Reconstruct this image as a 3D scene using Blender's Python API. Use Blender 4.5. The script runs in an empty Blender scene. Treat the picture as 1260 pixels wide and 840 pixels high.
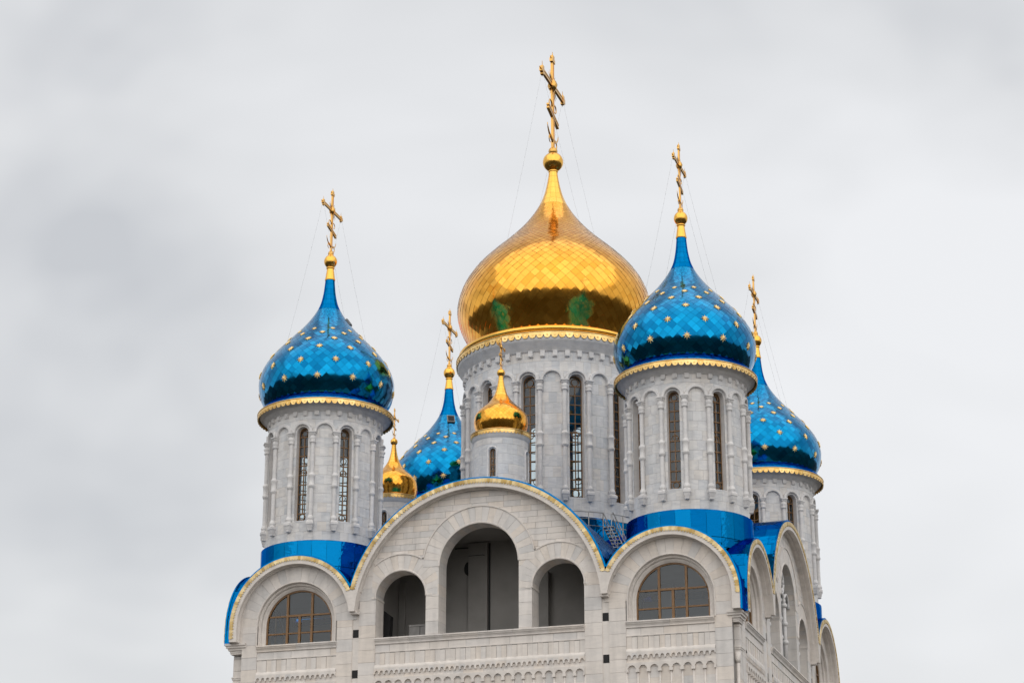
import bpy, math, random
from math import sin, cos, pi, sqrt, radians as R_, asin, acos, atan2
random.seed(7)
S = bpy.context.scene
COL = S.collection

# ------------------------------------------------------------------ camera, sky, sun, exposure
CAM = (22.7481, -76.5146, 1.161)
YAW, PITCH, ROLL, FPX = -0.3105, 0.3442, 0.0004, 2573.15
cd = bpy.data.cameras.new('camera'); cam = bpy.data.objects.new('camera', cd); COL.objects.link(cam)
cam.location = CAM; cam.rotation_euler = (pi/2 + PITCH, 0, -YAW)
cd.sensor_width = 36; cd.lens = FPX / 1260 * 36; cd.clip_end = 20000; cd.clip_start = 0.5
S.camera = cam
GZ = -0.44                                     # ground level

SUN_EL, SUN_AZ = R_(50), R_(20)                # azimuth measured from -y (towards the viewer) to +x
W = bpy.data.worlds.new('World'); S.world = W; W.use_nodes = True
nt = W.node_tree; nt.nodes.clear()
N = nt.nodes.new; L = nt.links.new
sky = N('ShaderNodeTexSky'); sky.sky_type = 'NISHITA'; sky.sun_disc = False
sky.sun_elevation = SUN_EL; sky.sun_rotation = pi - SUN_AZ; sky.air_density = 1.5; sky.dust_density = 3
bg1 = N('ShaderNodeBackground'); bg1.inputs['Strength'].default_value = 0.07; L(sky.outputs[0], bg1.inputs[0])
tc = N('ShaderNodeTexCoord'); mp = N('ShaderNodeMapping'); mp.inputs['Scale'].default_value = (1.0, 1.0, 1.5)
mp.inputs['Location'].default_value = (-4.36, 2.582, 1.02)
L(tc.outputs['Generated'], mp.inputs[0])
n1 = N('ShaderNodeTexNoise'); n1.inputs['Scale'].default_value = 2.6; n1.inputs['Detail'].default_value = 4
n1.inputs['Roughness'].default_value = 0.52; n1.inputs['Distortion'].default_value = 0.35; L(mp.outputs[0], n1.inputs['Vector'])
cr = N('ShaderNodeValToRGB'); e = cr.color_ramp.elements
e[0].position = 0.33; e[0].color = (0.53, 0.542, 0.565, 1)
e[1].position = 0.62; e[1].color = (0.78, 0.785, 0.80, 1)
m_ = cr.color_ramp.elements.new(0.46); m_.color = (0.67, 0.677, 0.69, 1)
L(n1.outputs['Fac'], cr.inputs[0])
bg2 = N('ShaderNodeBackground'); bg2.inputs['Strength'].default_value = 1.0; L(cr.outputs[0], bg2.inputs[0])
mx = N('ShaderNodeMixShader'); mx.inputs[0].default_value = 0.90; L(bg1.outputs[0], mx.inputs[1]); L(bg2.outputs[0], mx.inputs[2])
wo = N('ShaderNodeOutputWorld'); L(mx.outputs[0], wo.inputs[0])
sd = bpy.data.lights.new('sun', 'SUN'); sd.energy = 1.5; sd.angle = R_(120); sd.color = (1.0, 0.955, 0.89)
so = bpy.data.objects.new('sun', sd); COL.objects.link(so)
so.rotation_euler = (pi/2 - SUN_EL, 0, SUN_AZ)
S.view_settings.view_transform = 'Standard'; S.view_settings.look = 'None'
S.view_settings.exposure = 0.25; S.view_settings.gamma = 1.0; S.view_settings.use_curve_mapping = False

# ------------------------------------------------------------------ projection, used only to rank pieces by size in view
cy_, sy_, cp_, sp_ = cos(YAW), sin(YAW), cos(PITCH), sin(PITCH)
VF = (sy_*cp_, cy_*cp_, sp_); VR = (cy_, -sy_, 0)
VU = (VR[1]*VF[2]-VR[2]*VF[1], VR[2]*VF[0]-VR[0]*VF[2], VR[0]*VF[1]-VR[1]*VF[0])
def to_px(p):
    d = (p[0]-CAM[0], p[1]-CAM[1], p[2]-CAM[2])
    w = d[0]*VF[0]+d[1]*VF[1]+d[2]*VF[2]
    return (630+FPX*(d[0]*VR[0]+d[1]*VR[1])/w, 420-FPX*(d[0]*VU[0]+d[1]*VU[1]+d[2]*VU[2])/w)
def score(pts):                                # signed projected area of a front face, 0 when out of frame or turned away
    q = [to_px(p) for p in pts]
    mxx = sum(a[0] for a in q)/len(q); myy = sum(a[1] for a in q)/len(q)
    if not (-5 < mxx < 1265 and -5 < myy < 845): return 0
    a = 0
    for i in range(len(q)):
        x0, y0 = q[i-1]; x1, y1 = q[i]; a += x0*y1-x1*y0
    return -a/2

# ------------------------------------------------------------------ materials
def mat(name):
    m = bpy.data.materials.new(name); m.use_nodes = True
    t = m.node_tree; b = t.nodes['Principled BSDF']
    return m, t, b
def rgba(c): return (c[0], c[1], c[2], 1)
def stone_mat(name, c, grey, tonev=0.12, vein=0.35, rough=0.55, warm=(1.0, 0.955, 0.90)):
    m, t, b = mat(name); n = t.nodes.new; l = t.links.new
    at = n('ShaderNodeAttribute'); at.attribute_name = 'tone'
    geo = n('ShaderNodeNewGeometry')
    off = n('ShaderNodeVectorMath'); off.operation = 'SCALE'; off.inputs[0].default_value = (37, 91, 53)
    l(at.outputs['Fac'], off.inputs['Scale'])
    add = n('ShaderNodeVectorMath'); add.operation = 'ADD'; l(geo.outputs['Position'], add.inputs[0]); l(off.outputs[0], add.inputs[1])
    rot = n('ShaderNodeMapping'); rot.inputs['Rotation'].default_value = (0.5, 0.9, 0.3); rot.inputs['Scale'].default_value = (1, 1, 3.0); l(add.outputs[0], rot.inputs[0])
    nz = n('ShaderNodeTexNoise'); nz.inputs['Scale'].default_value = 1.6; nz.inputs['Detail'].default_value = 6; nz.inputs['Roughness'].default_value = 0.62; nz.inputs['Distortion'].default_value = 1.2
    l(rot.outputs[0], nz.inputs['Vector'])
    rp = n('ShaderNodeValToRGB'); rp.color_ramp.elements[0].position = 0.36; rp.color_ramp.elements[0].color = rgba(grey)
    rp.color_ramp.elements[1].position = 0.58; rp.color_ramp.elements[1].color = rgba(c); l(nz.outputs['Fac'], rp.inputs[0])
    mixv = n('ShaderNodeMix'); mixv.data_type = 'RGBA'; mixv.inputs[0].default_value = vein
    mixv.inputs[6].default_value = rgba(c); l(rp.outputs[0], mixv.inputs[7])
    # each stone its own tone: some greyer, some warmer
    tr = n('ShaderNodeValToRGB'); k = 1-tonev
    tr.color_ramp.elements[0].position = 0.0; tr.color_ramp.elements[0].color = (k*0.95, k*0.975, k*1.0, 1)
    tr.color_ramp.elements[1].position = 1.0; tr.color_ramp.elements[1].color = (1.04, 1.04, 1.04, 1)
    for pos, cc in ((0.12, (k*1.02, k*1.03, k*1.04, 1)), (0.3, (0.97, 0.97, 0.97, 1)), (0.55, (1, 0.985, 0.965, 1)), (0.8, rgba(warm))):
        ee = tr.color_ramp.elements.new(pos); ee.color = cc
    l(at.outputs['Fac'], tr.inputs[0])
    mul = n('ShaderNodeMix'); mul.data_type = 'RGBA'; mul.blend_type = 'MULTIPLY'; mul.inputs[0].default_value = 1
    l(mixv.outputs[2], mul.inputs[6]); l(tr.outputs[0], mul.inputs[7])
    # rain streaks and dust, fixed to the stone
    sm = n('ShaderNodeMapping'); sm.inputs['Scale'].default_value = (2.4, 2.4, 0.35); l(geo.outputs['Position'], sm.inputs[0])
    sn = n('ShaderNodeTexNoise'); sn.inputs['Scale'].default_value = 1.5; sn.inputs['Detail'].default_value = 5; l(sm.outputs[0], sn.inputs['Vector'])
    sr = n('ShaderNodeMapRange'); sr.inputs[1].default_value = 0.42; sr.inputs[2].default_value = 0.72; sr.inputs[3].default_value = 1.0; sr.inputs[4].default_value = 0.84
    l(sn.outputs['Fac'], sr.inputs[0])
    mul2 = n('ShaderNodeMix'); mul2.data_type = 'RGBA'; mul2.blend_type = 'MULTIPLY'; mul2.inputs[0].default_value = 1
    l(mul.outputs[2], mul2.inputs[6]); l(sr.outputs[0], mul2.inputs[7])
    l(mul2.outputs[2], b.inputs['Base Color'])
    b.inputs['Roughness'].default_value = rough; b.inputs['Specular IOR Level'].default_value = 0.35
    fn = n('ShaderNodeTexNoise'); fn.inputs['Scale'].default_value = 28; fn.inputs['Detail'].default_value = 4; l(geo.outputs['Position'], fn.inputs['Vector'])
    bp = n('ShaderNodeBump'); bp.inputs['Strength'].default_value = 0.12; bp.inputs['Distance'].default_value = 0.02; l(fn.outputs['Fac'], bp.inputs['Height']); l(bp.outputs[0], b.inputs['Normal'])
    return m
def metal_mat(name, c0, c1, rough, wave=0.0, c2=None):
    m, t, b = mat(name); n = t.nodes.new; l = t.links.new
    at = n('ShaderNodeAttribute'); at.attribute_name = 'tone'
    rp = n('ShaderNodeValToRGB'); rp.color_ramp.elements[0].color = rgba(c0); rp.color_ramp.elements[1].color = rgba(c1)
    l(at.outputs['Fac'], rp.inputs[0])
    geo = n('ShaderNodeNewGeometry')
    nz = n('ShaderNodeTexNoise'); nz.inputs['Scale'].default_value = 3.0; nz.inputs['Detail'].default_value = 5; l(geo.outputs['Position'], nz.inputs['Vector'])
    rr = n('ShaderNodeMapRange'); rr.inputs[1].default_value = 0.3; rr.inputs[2].default_value = 0.7; rr.inputs[3].default_value = rough*0.7; rr.inputs[4].default_value = rough*1.4
    l(nz.outputs['Fac'], rr.inputs[0]); l(rr.outputs[0], b.inputs['Roughness'])
    l(rp.outputs[0], b.inputs['Base Color']); b.inputs['Metallic'].default_value = 1
    if wave:
        wn = n('ShaderNodeTexNoise'); wn.inputs['Scale'].default_value = 5; wn.inputs['Detail'].default_value = 2; l(geo.outputs['Position'], wn.inputs['Vector'])
        bp = n('ShaderNodeBump'); bp.inputs['Strength'].default_value = wave; bp.inputs['Distance'].default_value = 0.05; l(wn.outputs['Fac'], bp.inputs['Height']); l(bp.outputs[0], b.inputs['Normal'])
    return m
def plain_mat(name, c, rough=0.6, metallic=0.0, var=0.15, scale=6):
    m, t, b = mat(name); n = t.nodes.new; l = t.links.new
    geo = n('ShaderNodeNewGeometry'); nz = n('ShaderNodeTexNoise'); nz.inputs['Scale'].default_value = scale; nz.inputs['Detail'].default_value = 5
    l(geo.outputs['Position'], nz.inputs['Vector'])
    rp = n('ShaderNodeValToRGB'); rp.color_ramp.elements[0].position = 0.3; rp.color_ramp.elements[1].position = 0.7
    rp.color_ramp.elements[0].color = rgba([x*(1-var) for x in c]); rp.color_ramp.elements[1].color = rgba([min(1, x*(1+var)) for x in c])
    l(nz.outputs['Fac'], rp.inputs[0]); l(rp.outputs[0], b.inputs['Base Color'])
    b.inputs['Roughness'].default_value = rough; b.inputs['Metallic'].default_value = metallic
    return m
def glass_mat(name, tint, refl):
    m = bpy.data.materials.new(name); m.use_nodes = True; t = m.node_tree; t.nodes.clear(); n = t.nodes.new; l = t.links.new
    tr = n('ShaderNodeBsdfTransparent'); tr.inputs[0].default_value = rgba(tint)
    gl = n('ShaderNodeBsdfGlossy'); gl.inputs['Roughness'].default_value = 0.015; gl.inputs[0].default_value = (0.92, 0.96, 1, 1)
    lw = n('ShaderNodeFresnel'); lw.inputs[0].default_value = 1.5
    geo = n('ShaderNodeNewGeometry'); nz = n('ShaderNodeTexNoise'); nz.inputs['Scale'].default_value = 1.2; l(geo.outputs['Position'], nz.inputs['Vector'])
    bp = n('ShaderNodeBump'); bp.inputs['Strength'].default_value = 0.06; bp.inputs['Distance'].default_value = 0.1; l(nz.outputs['Fac'], bp.inputs['Height']); l(bp.outputs[0], gl.inputs['Normal'])
    ma = n('ShaderNodeMath'); ma.operation = 'MULTIPLY_ADD'; ma.inputs[1].default_value = 1.6; ma.inputs[2].default_value = refl; l(lw.outputs[0], ma.inputs[0]); ma.use_clamp = True
    mxs = n('ShaderNodeMixShader'); l(ma.outputs[0], mxs.inputs[0]); l(tr.outputs[0], mxs.inputs[1]); l(gl.outputs[0], mxs.inputs[2])
    o = n('ShaderNodeOutputMaterial'); l(mxs.outputs[0], o.inputs[0])
    return m
MARBLE = stone_mat('grey_white_marble', (0.74, 0.735, 0.735), (0.47, 0.485, 0.52), 0.11, 0.5)
LIME = stone_mat('cream_marble', (0.76, 0.715, 0.675), (0.56, 0.535, 0.515), 0.10, 0.32)
TRIMS = stone_mat('carved_cream_marble', (0.75, 0.705, 0.665), (0.54, 0.505, 0.48), 0.05, 0.35)
TRIMG = stone_mat('carved_grey_marble', (0.73, 0.72, 0.72), (0.50, 0.51, 0.54), 0.05, 0.4)
MORTAR = plain_mat('mortar', (0.30, 0.285, 0.27), 0.9)
GOLD = metal_mat('gold_plate', (0.80, 0.355, 0.04), (0.95, 0.475, 0.075), 0.13)
GOLDS = metal_mat('gold_sheet', (0.80, 0.40, 0.06), (0.98, 0.58, 0.13), 0.22, 0.12)
PALEGOLD = metal_mat('pale_gold_trim', (0.50, 0.35, 0.13), (0.80, 0.66, 0.40), 0.55, 0.2)
STARG = metal_mat('star_gold', (0.95, 0.68, 0.30), (0.95, 0.68, 0.30), 0.38)
STARG.node_tree.nodes['Principled BSDF'].inputs['Metallic'].default_value = 0.45
CROSSG = metal_mat('cross_gold', (0.70, 0.40, 0.11), (0.70, 0.40, 0.11), 0.26, 0.3)
BLUE = metal_mat('blue_plate', (0.003, 0.135, 0.32), (0.006, 0.275, 0.55), 0.10)
BLUES = metal_mat('blue_sheet', (0.0, 0.09, 0.27), (0.002, 0.185, 0.44), 0.13, 0.35)
BLUES.node_tree.nodes['Principled BSDF'].inputs['Specular Tint'].default_value = (0.12, 0.38, 0.75, 1)
TRIMGOLD = metal_mat('gold_edge_sheet', (0.70, 0.43, 0.13), (0.95, 0.68, 0.30), 0.34, 0.1)
WOOD = plain_mat('brown_window_frame', (0.19, 0.098, 0.034), 0.45, 0, 0.2, 12)
GLASS = glass_mat('window_glass', (0.78, 0.85, 0.87), 0.0)
PLASTER = plain_mat('interior_plaster', (0.36, 0.36, 0.375), 0.85, 0, 0.06, 2)
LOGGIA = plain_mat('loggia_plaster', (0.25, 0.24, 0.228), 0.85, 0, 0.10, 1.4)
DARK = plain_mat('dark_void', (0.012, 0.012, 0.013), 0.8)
STEEL = plain_mat('galvanised_steel', (0.30, 0.295, 0.29), 0.35, 0.9, 0.1, 8)
WIRE = plain_mat('wire_steel', (0.42, 0.42, 0.43), 0.5, 0.3)
GREYBOX = plain_mat('grey_painted_metal', (0.20, 0.195, 0.19), 0.6)

# ------------------------------------------------------------------ mesh helper
class M:
    def __init__(s): s.v = []; s.f = []; s.t = []; s.sm = []
    def add(s, vs, fs, tone=0.5, smooth=False):
        o = len(s.v); s.v += [tuple(p) for p in vs]
        for f in fs: s.f.append(tuple(i+o for i in f)); s.t.append(tone); s.sm.append(smooth)
    def merge(s, m):
        o = len(s.v); s.v += m.v; s.f += [tuple(i+o for i in f) for f in m.f]; s.t += m.t; s.sm += m.sm
    def box(s, x0, x1, y0, y1, z0, z1, fm=None, tone=0.5):
        c = [(x, y, z) for x in (x0, x1) for y in (y0, y1) for z in (z0, z1)]
        if fm: c = [fm(*p) for p in c]
        s.add(c, [(0,1,3,2),(4,6,7,5),(0,4,5,1),(2,3,7,6),(0,2,6,4),(1,5,7,3)], tone)
    def prism(s, poly, fm, d0, d1, tone=0.5, back=False):   # poly in (u, z), front at d1
        n = len(poly)
        c = [fm(u, z, d1) for u, z in poly] + [fm(u, z, d0) for u, z in poly]
        fs = [tuple(range(n))] + [(i, i+n, (i+1) % n+n, (i+1) % n) for i in range(n)]
        if back: fs.append(tuple(range(2*n-1, n-1, -1)))
        s.add(c, fs, tone)
    def lathe(s, prof, n=48, c=(0, 0), a0=0.0, tone=0.5, smooth=True, square=False):
        o = len(s.v)
        for r, z in prof:
            for i in range(n):
                a = a0+2*pi*i/n; s.v.append((c[0]+r*sin(a), c[1]-r*cos(a), z))
        for j in range(len(prof)-1):
            for i in range(n):
                k = (i+1) % n
                s.f.append((o+j*n+i, o+j*n+k, o+(j+1)*n+k, o+(j+1)*n+i)); s.t.append(tone); s.sm.append(smooth)
    def tube(s, path, r, n=6, tone=0.5, caps=True):
        rings = []
        for i, p in enumerate(path):
            a = path[max(0, i-1)]; b = path[min(len(path)-1, i+1)]
            d = [b[k]-a[k] for k in range(3)]; ln = sqrt(sum(x*x for x in d)) or 1; d = [x/ln for x in d]
            h = (0, 0, 1) if abs(d[2]) < 0.9 else (1, 0, 0)
            u = (d[1]*h[2]-d[2]*h[1], d[2]*h[0]-d[0]*h[2], d[0]*h[1]-d[1]*h[0]); lu = sqrt(sum(x*x for x in u)); u = [x/lu for x in u]
            w = (d[1]*u[2]-d[2]*u[1], d[2]*u[0]-d[0]*u[2], d[0]*u[1]-d[1]*u[0])
            rr = r[i] if isinstance(r, (list, tuple)) else r
            rings.append([tuple(p[k]+rr*(cos(2*pi*j/n)*u[k]+sin(2*pi*j/n)*w[k]) for k in range(3)) for j in range(n)])
        o = len(s.v)
        for g in rings: s.v += g
        for i in range(len(rings)-1):
            for j in range(n):
                k = (j+1) % n; s.f.append((o+i*n+j, o+i*n+k, o+(i+1)*n+k, o+(i+1)*n+j)); s.t.append(tone); s.sm.append(True)
        if caps:
            s.f.append(tuple(o+j for j in range(n-1, -1, -1))); s.f.append(tuple(o+(len(rings)-1)*n+j for j in range(n))); s.t += [tone]*2; s.sm += [False]*2
    def ball(s, c, r, n=12, m=8, sz=1.0):
        s.lathe([(max(r*sin(pi*j/m), 0.0005), c[2]-r*sz*cos(pi*j/m)) for j in range(m+1)], n, (c[0], c[1]))
    def mesh(s, name):
        me = bpy.data.meshes.new(name); me.from_pydata(s.v, [], s.f)
        me.polygons.foreach_set('use_smooth', s.sm)
        a = me.attributes.new('tone', 'FLOAT', 'FACE'); a.data.foreach_set('value', s.t)
        me.update(); return me
def rnd(): return random.random()

ROOT = bpy.data.objects.new('cathedral', None); COL.objects.link(ROOT); ROOT.location = (0, 0, GZ)
ROOT['label'] = 'white marble cathedral with four blue starred onion domes round a large golden dome'
ROOT['category'] = 'cathedral'
def obj(name, m, material, parent=None, loc=(0, 0, 0), rz=0.0, label=None, kind=None, scale=None):
    me = m.mesh(name) if isinstance(m, M) else m
    if material and not me.materials: me.materials.append(material)
    o = bpy.data.objects.new(name, me); COL.objects.link(o)
    p = ROOT if parent is None else parent
    if p is not False: o.parent = p
    o.location = (loc[0], loc[1], loc[2] - (GZ if p is ROOT else 0)); o.rotation_euler = (0, 0, rz)
    if scale: o.scale = (scale,)*3
    if label: o['label'] = label
    if kind: o['kind'] = kind
    return o
class Pieces:                                  # the pieces that show largest become parts, the rest one joined part per parent
    def __init__(s, name, rest, limit): s.name = name; s.rest = rest; s.limit = limit; s.p = []
    def add(s, m, sc, parent, material): s.p.append((sc, len(s.p), m, parent, material))
    def emit(s):
        q = sorted(s.p, key=lambda a: (-a[0], a[1])); rest = {}
        for i, (sc, _, m, parent, material) in enumerate(q):
            if i < s.limit and sc > 12: obj(s.name, m, material, parent)
            else: rest.setdefault((parent.name, material.name), (M(), parent, material))[0].merge(m)
        for mm, parent, material in rest.values(): obj(s.rest, mm, material, parent, kind='stuff')

# ------------------------------------------------------------------ 2D helpers
def clip_half(poly, a, b, c):                  # keep a*x+b*y <= c
    out = []
    for i in range(len(poly)):
        p, q = poly[i-1], poly[i]; dp = a*p[0]+b*p[1]-c; dq = a*q[0]+b*q[1]-c
        if (dp <= 0) != (dq <= 0):
            t = dp/(dp-dq); out.append((p[0]+t*(q[0]-p[0]), p[1]+t*(q[1]-p[1])))
        if dq <= 0: out.append(q)
    return out
def clip_rect(poly, x0, x1, z0, z1):
    for h in ((-1, 0, -x0), (1, 0, x1), (0, -1, -z0), (0, 1, z1)):
        poly = clip_half(poly, *h)
        if len(poly) < 3: return []
    return poly
def clip_circle(poly, cx, cz, r, n=40):         # upper half only: below its centre the outline runs straight down
    for i in range(n//2):
        a = 2*pi*(i+0.5)/n; poly = clip_half(poly, cos(a), sin(a), cx*cos(a)+cz*sin(a)+r*cos(pi/n)*1.001)
        if len(poly) < 3: return []
    return poly
def area(p): return abs(sum(p[i-1][0]*p[i][1]-p[i][0]*p[i-1][1] for i in range(len(p))))/2
def cols(x0, x1, n, lo, hi, cosine=False):
    out = []; xs = []
    for i in range(n+1):
        t = i/n
        if cosine: t = (1-cos(pi*t))/2
        xs.append(x0+(x1-x0)*t)
    for a, b in zip(xs, xs[1:]):
        p = [(a, lo(a)), (b, lo(b)), (b, hi(b)), (a, hi(a))]
        if max(hi(a)-lo(a), hi(b)-lo(b)) > 1e-4: out.append([(x, z) for x, z in p])
    return out
def circ(cx, cz, r): return lambda x: cz+sqrt(max(r*r-(x-cx)**2, 0))
def const(v): return lambda x: v
def lay(region, courses, widths, x0, x1, J, joint=0.007, stagger=True, starts=None):
    """cut region (list of convex polys) into stones; yields lists of polys"""
    z = courses[0]
    for ci, (za, zb) in enumerate(zip(courses, courses[1:])):
        rg = [q for q in (clip_rect(p, -99, 99, za+joint/2, zb-joint/2) for p in region) if q]
        if not rg: continue
        xs = [x0]
        if starts: xs = starts(ci)
        else:
            x = x0 - (widths*(0.5 if ci % 2 else 0) + rnd()*widths*0.25 if stagger else 0)
            xs = [x]
            while x < x1: x += widths*(0.85+0.3*rnd()); xs.append(x)
        for a, b in zip(xs, xs[1:]):
            pc = [q for q in (clip_rect(p, a+J/2, b-J/2, -99, 99) for p in rg) if q and area(q) > 2e-4*J/0.012]
            if pc: yield pc
def stones(pieces, gen, fm, parent, material, d0=-0.01, d1=0.03, jitter=0.004):
    for pc in gen:
        m = M(); tn = rnd(); dd = d1+(rnd()-0.5)*jitter; sc = 0
        for p in pc:
            m.prism(p, fm, d0, dd, tn); sc += score([fm(u, z, dd) for u, z in p])
        pieces.add(m, sc, parent, material)

# ------------------------------------------------------------------ ground (below the picture, mirrored in the domes)
def ground_mat():
    m, t, b = mat('ground_asphalt_grass'); n = t.nodes.new; l = t.links.new
    geo = n('ShaderNodeNewGeometry'); nz = n('ShaderNodeTexNoise'); nz.inputs['Scale'].default_value = 0.02; nz.inputs['Detail'].default_value = 8
    l(geo.outputs['Position'], nz.inputs['Vector'])
    rp = n('ShaderNodeValToRGB'); rp.color_ramp.elements[0].position = 0.42; rp.color_ramp.elements[0].color = (0.030, 0.028, 0.022, 1)
    rp.color_ramp.elements[1].position = 0.6; rp.color_ramp.elements[1].color = (0.048, 0.046, 0.043, 1); l(nz.outputs['Fac'], rp.inputs[0])
    l(rp.outputs[0], b.inputs['Base Color']); b.inputs['Roughness'].default_value = 0.95; b.inputs['Specular IOR Level'].default_value = 0.1
    return m
m = M(); m.lathe([(0.01, GZ), (60, GZ), (300, GZ), (1500, GZ), (6000, GZ)], 64)
obj('ground', m, ground_mat(), False, kind='structure')
m = M(); hn = 160
prof = [(random.uniform(0.6, 1.0))*(10+14*max(0, sin(i*0.21)+0.5*sin(i*0.5+1))) for i in range(hn)]
vs = []
for ri, (rr, k) in enumerate(((900, 0), (1150, 0.55), (1500, 1.0), (1900, 0.7), (2600, 0.0))):
    for i in range(hn):
        a = 2*pi*i/hn; vs.append((rr*sin(a), rr*cos(a), GZ-0.5+k*prof[i]))
m.add(vs, [(j*hn+i, j*hn+(i+1) % hn, (j+1)*hn+(i+1) % hn, (j+1)*hn+i) for j in range(4) for i in range(hn)], smooth=True)
obj('hills', m, plain_mat('forested_hills', (0.024, 0.023, 0.019), 0.95, 0, 0.5, 0.02), False, kind='structure')
m = M(); m.box(-24, 24, -26, 24, GZ, GZ+0.12)
obj('paved_plaza', m, plain_mat('plaza_paving', (0.15, 0.145, 0.14), 0.85, 0, 0.15, 0.6), False, kind='structure')

# ------------------------------------------------------------------ facades
ZB = GZ; ZLOW = 13.0
CXS, ZS, RS = 6.80, 16.67, 2.41          # small gables
ZM, RM = 16.57, 4.77                     # large gable
P_ash = Pieces('ashlar_block', 'ashlar_blocks', 300)
P_tym = Pieces('tympanum_block', 'tympanum_blocks', 300)
P_vou = Pieces('voussoir', 'voussoirs', 300)
def fmap(side, B):
    return {'front': lambda u, z, d: (u, -(B+d), z), 'right': lambda u, z, d: (B+d, u, z),
            'left': lambda u, z, d: (-(B+d), -u, z), 'back': lambda u, z, d: (-u, B+d, z)}[side]
def ring_piece(cx, cz, r0, r1, a0, a1, n=3):
    """convex-ish quads of a ring sector, angle from +x"""
    out = []
    for i in range(n):
        b0 = a0+(a1-a0)*i/n; b1 = a0+(a1-a0)*(i+1)/n
        out.append([(cx+r0*cos(b0), cz+r0*sin(b0)), (cx+r1*cos(b0), cz+r1*sin(b0)), (cx+r1*cos(b1), cz+r1*sin(b1)), (cx+r0*cos(b1), cz+r0*sin(b1))])
    return out
def ccw(p):
    a = sum(p[i-1][0]*p[i][1]-p[i][0]*p[i-1][1] for i in range(len(p)))
    return p if a > 0 else p[::-1]
def sweep_arc(m, fm, cx, cz, prof, a0, a1, n=48, down0=None, down1=None, tone=0.5):
    """profile (r, d) swept round an arc; optional vertical tails down to given z"""
    st = []
    if down0 is not None: st.append(('v', 1, down0))
    st += [('a', a0+(a1-a0)*i/n) for i in range(n+1)]
    if down1 is not None: st.append(('v', -1, down1))
    o = len(m.v); k = len(prof)
    for t in st:
        for r, d in prof:
            if t[0] == 'a': m.v.append(fm(cx+r*cos(t[1]), cz+r*sin(t[1]), d))
            else: m.v.append(fm(cx+t[1]*r, t[2], d))
    for i in range(len(st)-1):
        for j in range(k-1):
            m.f.append((o+i*k+j, o+(i+1)*k+j, o+(i+1)*k+j+1, o+i*k+j+1)); m.t.append(tone); m.sm.append(False)
    for i in (0, len(st)-1):
        m.f.append(tuple(o+i*k+j for j in range(k))); m.t.append(tone); m.sm.append(False)
def gold_teeth(m, fm, cx, cz, Ro, w, a0, a1, d0, d1, pitch=0.105, tail=None):
    n = int(abs(a1-a0)*Ro/pitch)
    for i in range(n):
        b0 = a0+(a1-a0)*i/n; b1 = a0+(a1-a0)*(i+1)/n; bm = (b0+b1)/2
        pt = lambda r, b: (cx+r*cos(b), cz+r*sin(b))
        poly = ccw([pt(Ro, b0), pt(Ro, b1), pt(Ro-w*0.62, b1), pt(Ro-w, bm), pt(Ro-w*0.62, b0)])
        m.prism(poly, fm, d0, d1, rnd())
    if tail:
        sx, zt = tail
        k = int((cz-zt)/pitch)
        for i in range(k):
            z1 = cz-i*pitch; z0 = z1-pitch
            poly = ccw([(cx+sx*Ro, z0), (cx+sx*Ro, z1), (cx+sx*(Ro-w*0.62), z1), (cx+sx*(Ro-w), (z0+z1)/2), (cx+sx*(Ro-w*0.62), z0)])
            m.prism(poly, fm, d0, d1, rnd())
def lunette(fm, cx, depth, name='lunette_window'):
    """semicircular timber window r 1.26"""
    r, zb, zc, d0, d1 = 1.27, 16.0, 16.72, -depth-0.07, -depth
    m = M()
    sweep_arc(m, fm, cx, zc, [(r-0.06, d0), (r-0.06, d1), (r+0.02, d1), (r+0.02, d0)], 0, pi, 36, zb, zb)
    def bar(x0, x1, z0, z1, dd=0.0): m.prism(ccw([(cx+x0, z0), (cx+x1, z0), (cx+x1, z1), (cx+x0, z1)]), fm, d0, d1+dd)
    h = lambda x: zc+sqrt(r*r-x*x)-0.04
    for x in (-0.47, 0.47): bar(x-0.04, x+0.04, zb, h(x), 0.012)
    bar(-0.43, 0.43, 17.045, 17.12, 0.008); bar(-0.045, 0.045, zb+0.05, 17.04, 0.004)
    for a, b in ((-1.2, -0.52), (0.52, 1.2)): bar(a, b, 17.05, 17.105); bar(a, b, 16.43, 16.48)
    for a, b in ((-0.42, -0.055), (0.055, 0.42)): bar(a, b, 16.43, 16.48)
    bar(-1.2, 1.2, zb, zb+0.05, 0.002)
    o = obj(name, m, WOOD)
    g = [(-0.42, 0.42, 17.1, 18.2), (-1.25, -0.5, 17.08, 18.2), (0.5, 1.25, 17.08, 18.2)]
    for z0, z1 in ((16.46, 17.07), (16.03, 16.45)):
        g += [(-1.25, -0.5, z0, z1), (-0.44, -0.03, z0, z1), (0.03, 0.44, z0, z1), (0.5, 1.25, z0, z1)]
    for x0, x1, z0, z1 in g:
        p = clip_circle([(x0, z0), (x1, z0), (x1, z1), (x0, z1)], 0, zc, r-0.03) if z1 > zc else [(x0, z0), (x1, z0), (x1, z1), (x0, z1)]
        if p:
            mm = M(); t1, t2 = (rnd()-0.5)*0.012, (rnd()-0.5)*0.012
            mm.add([fm(cx+x, z, d0+0.03+t1*(x-(x0+x1)/2)+t2*(z-z0)) for x, z in p], [tuple(range(len(p)))])
            obj('pane', mm, GLASS, o)
    return o
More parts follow.
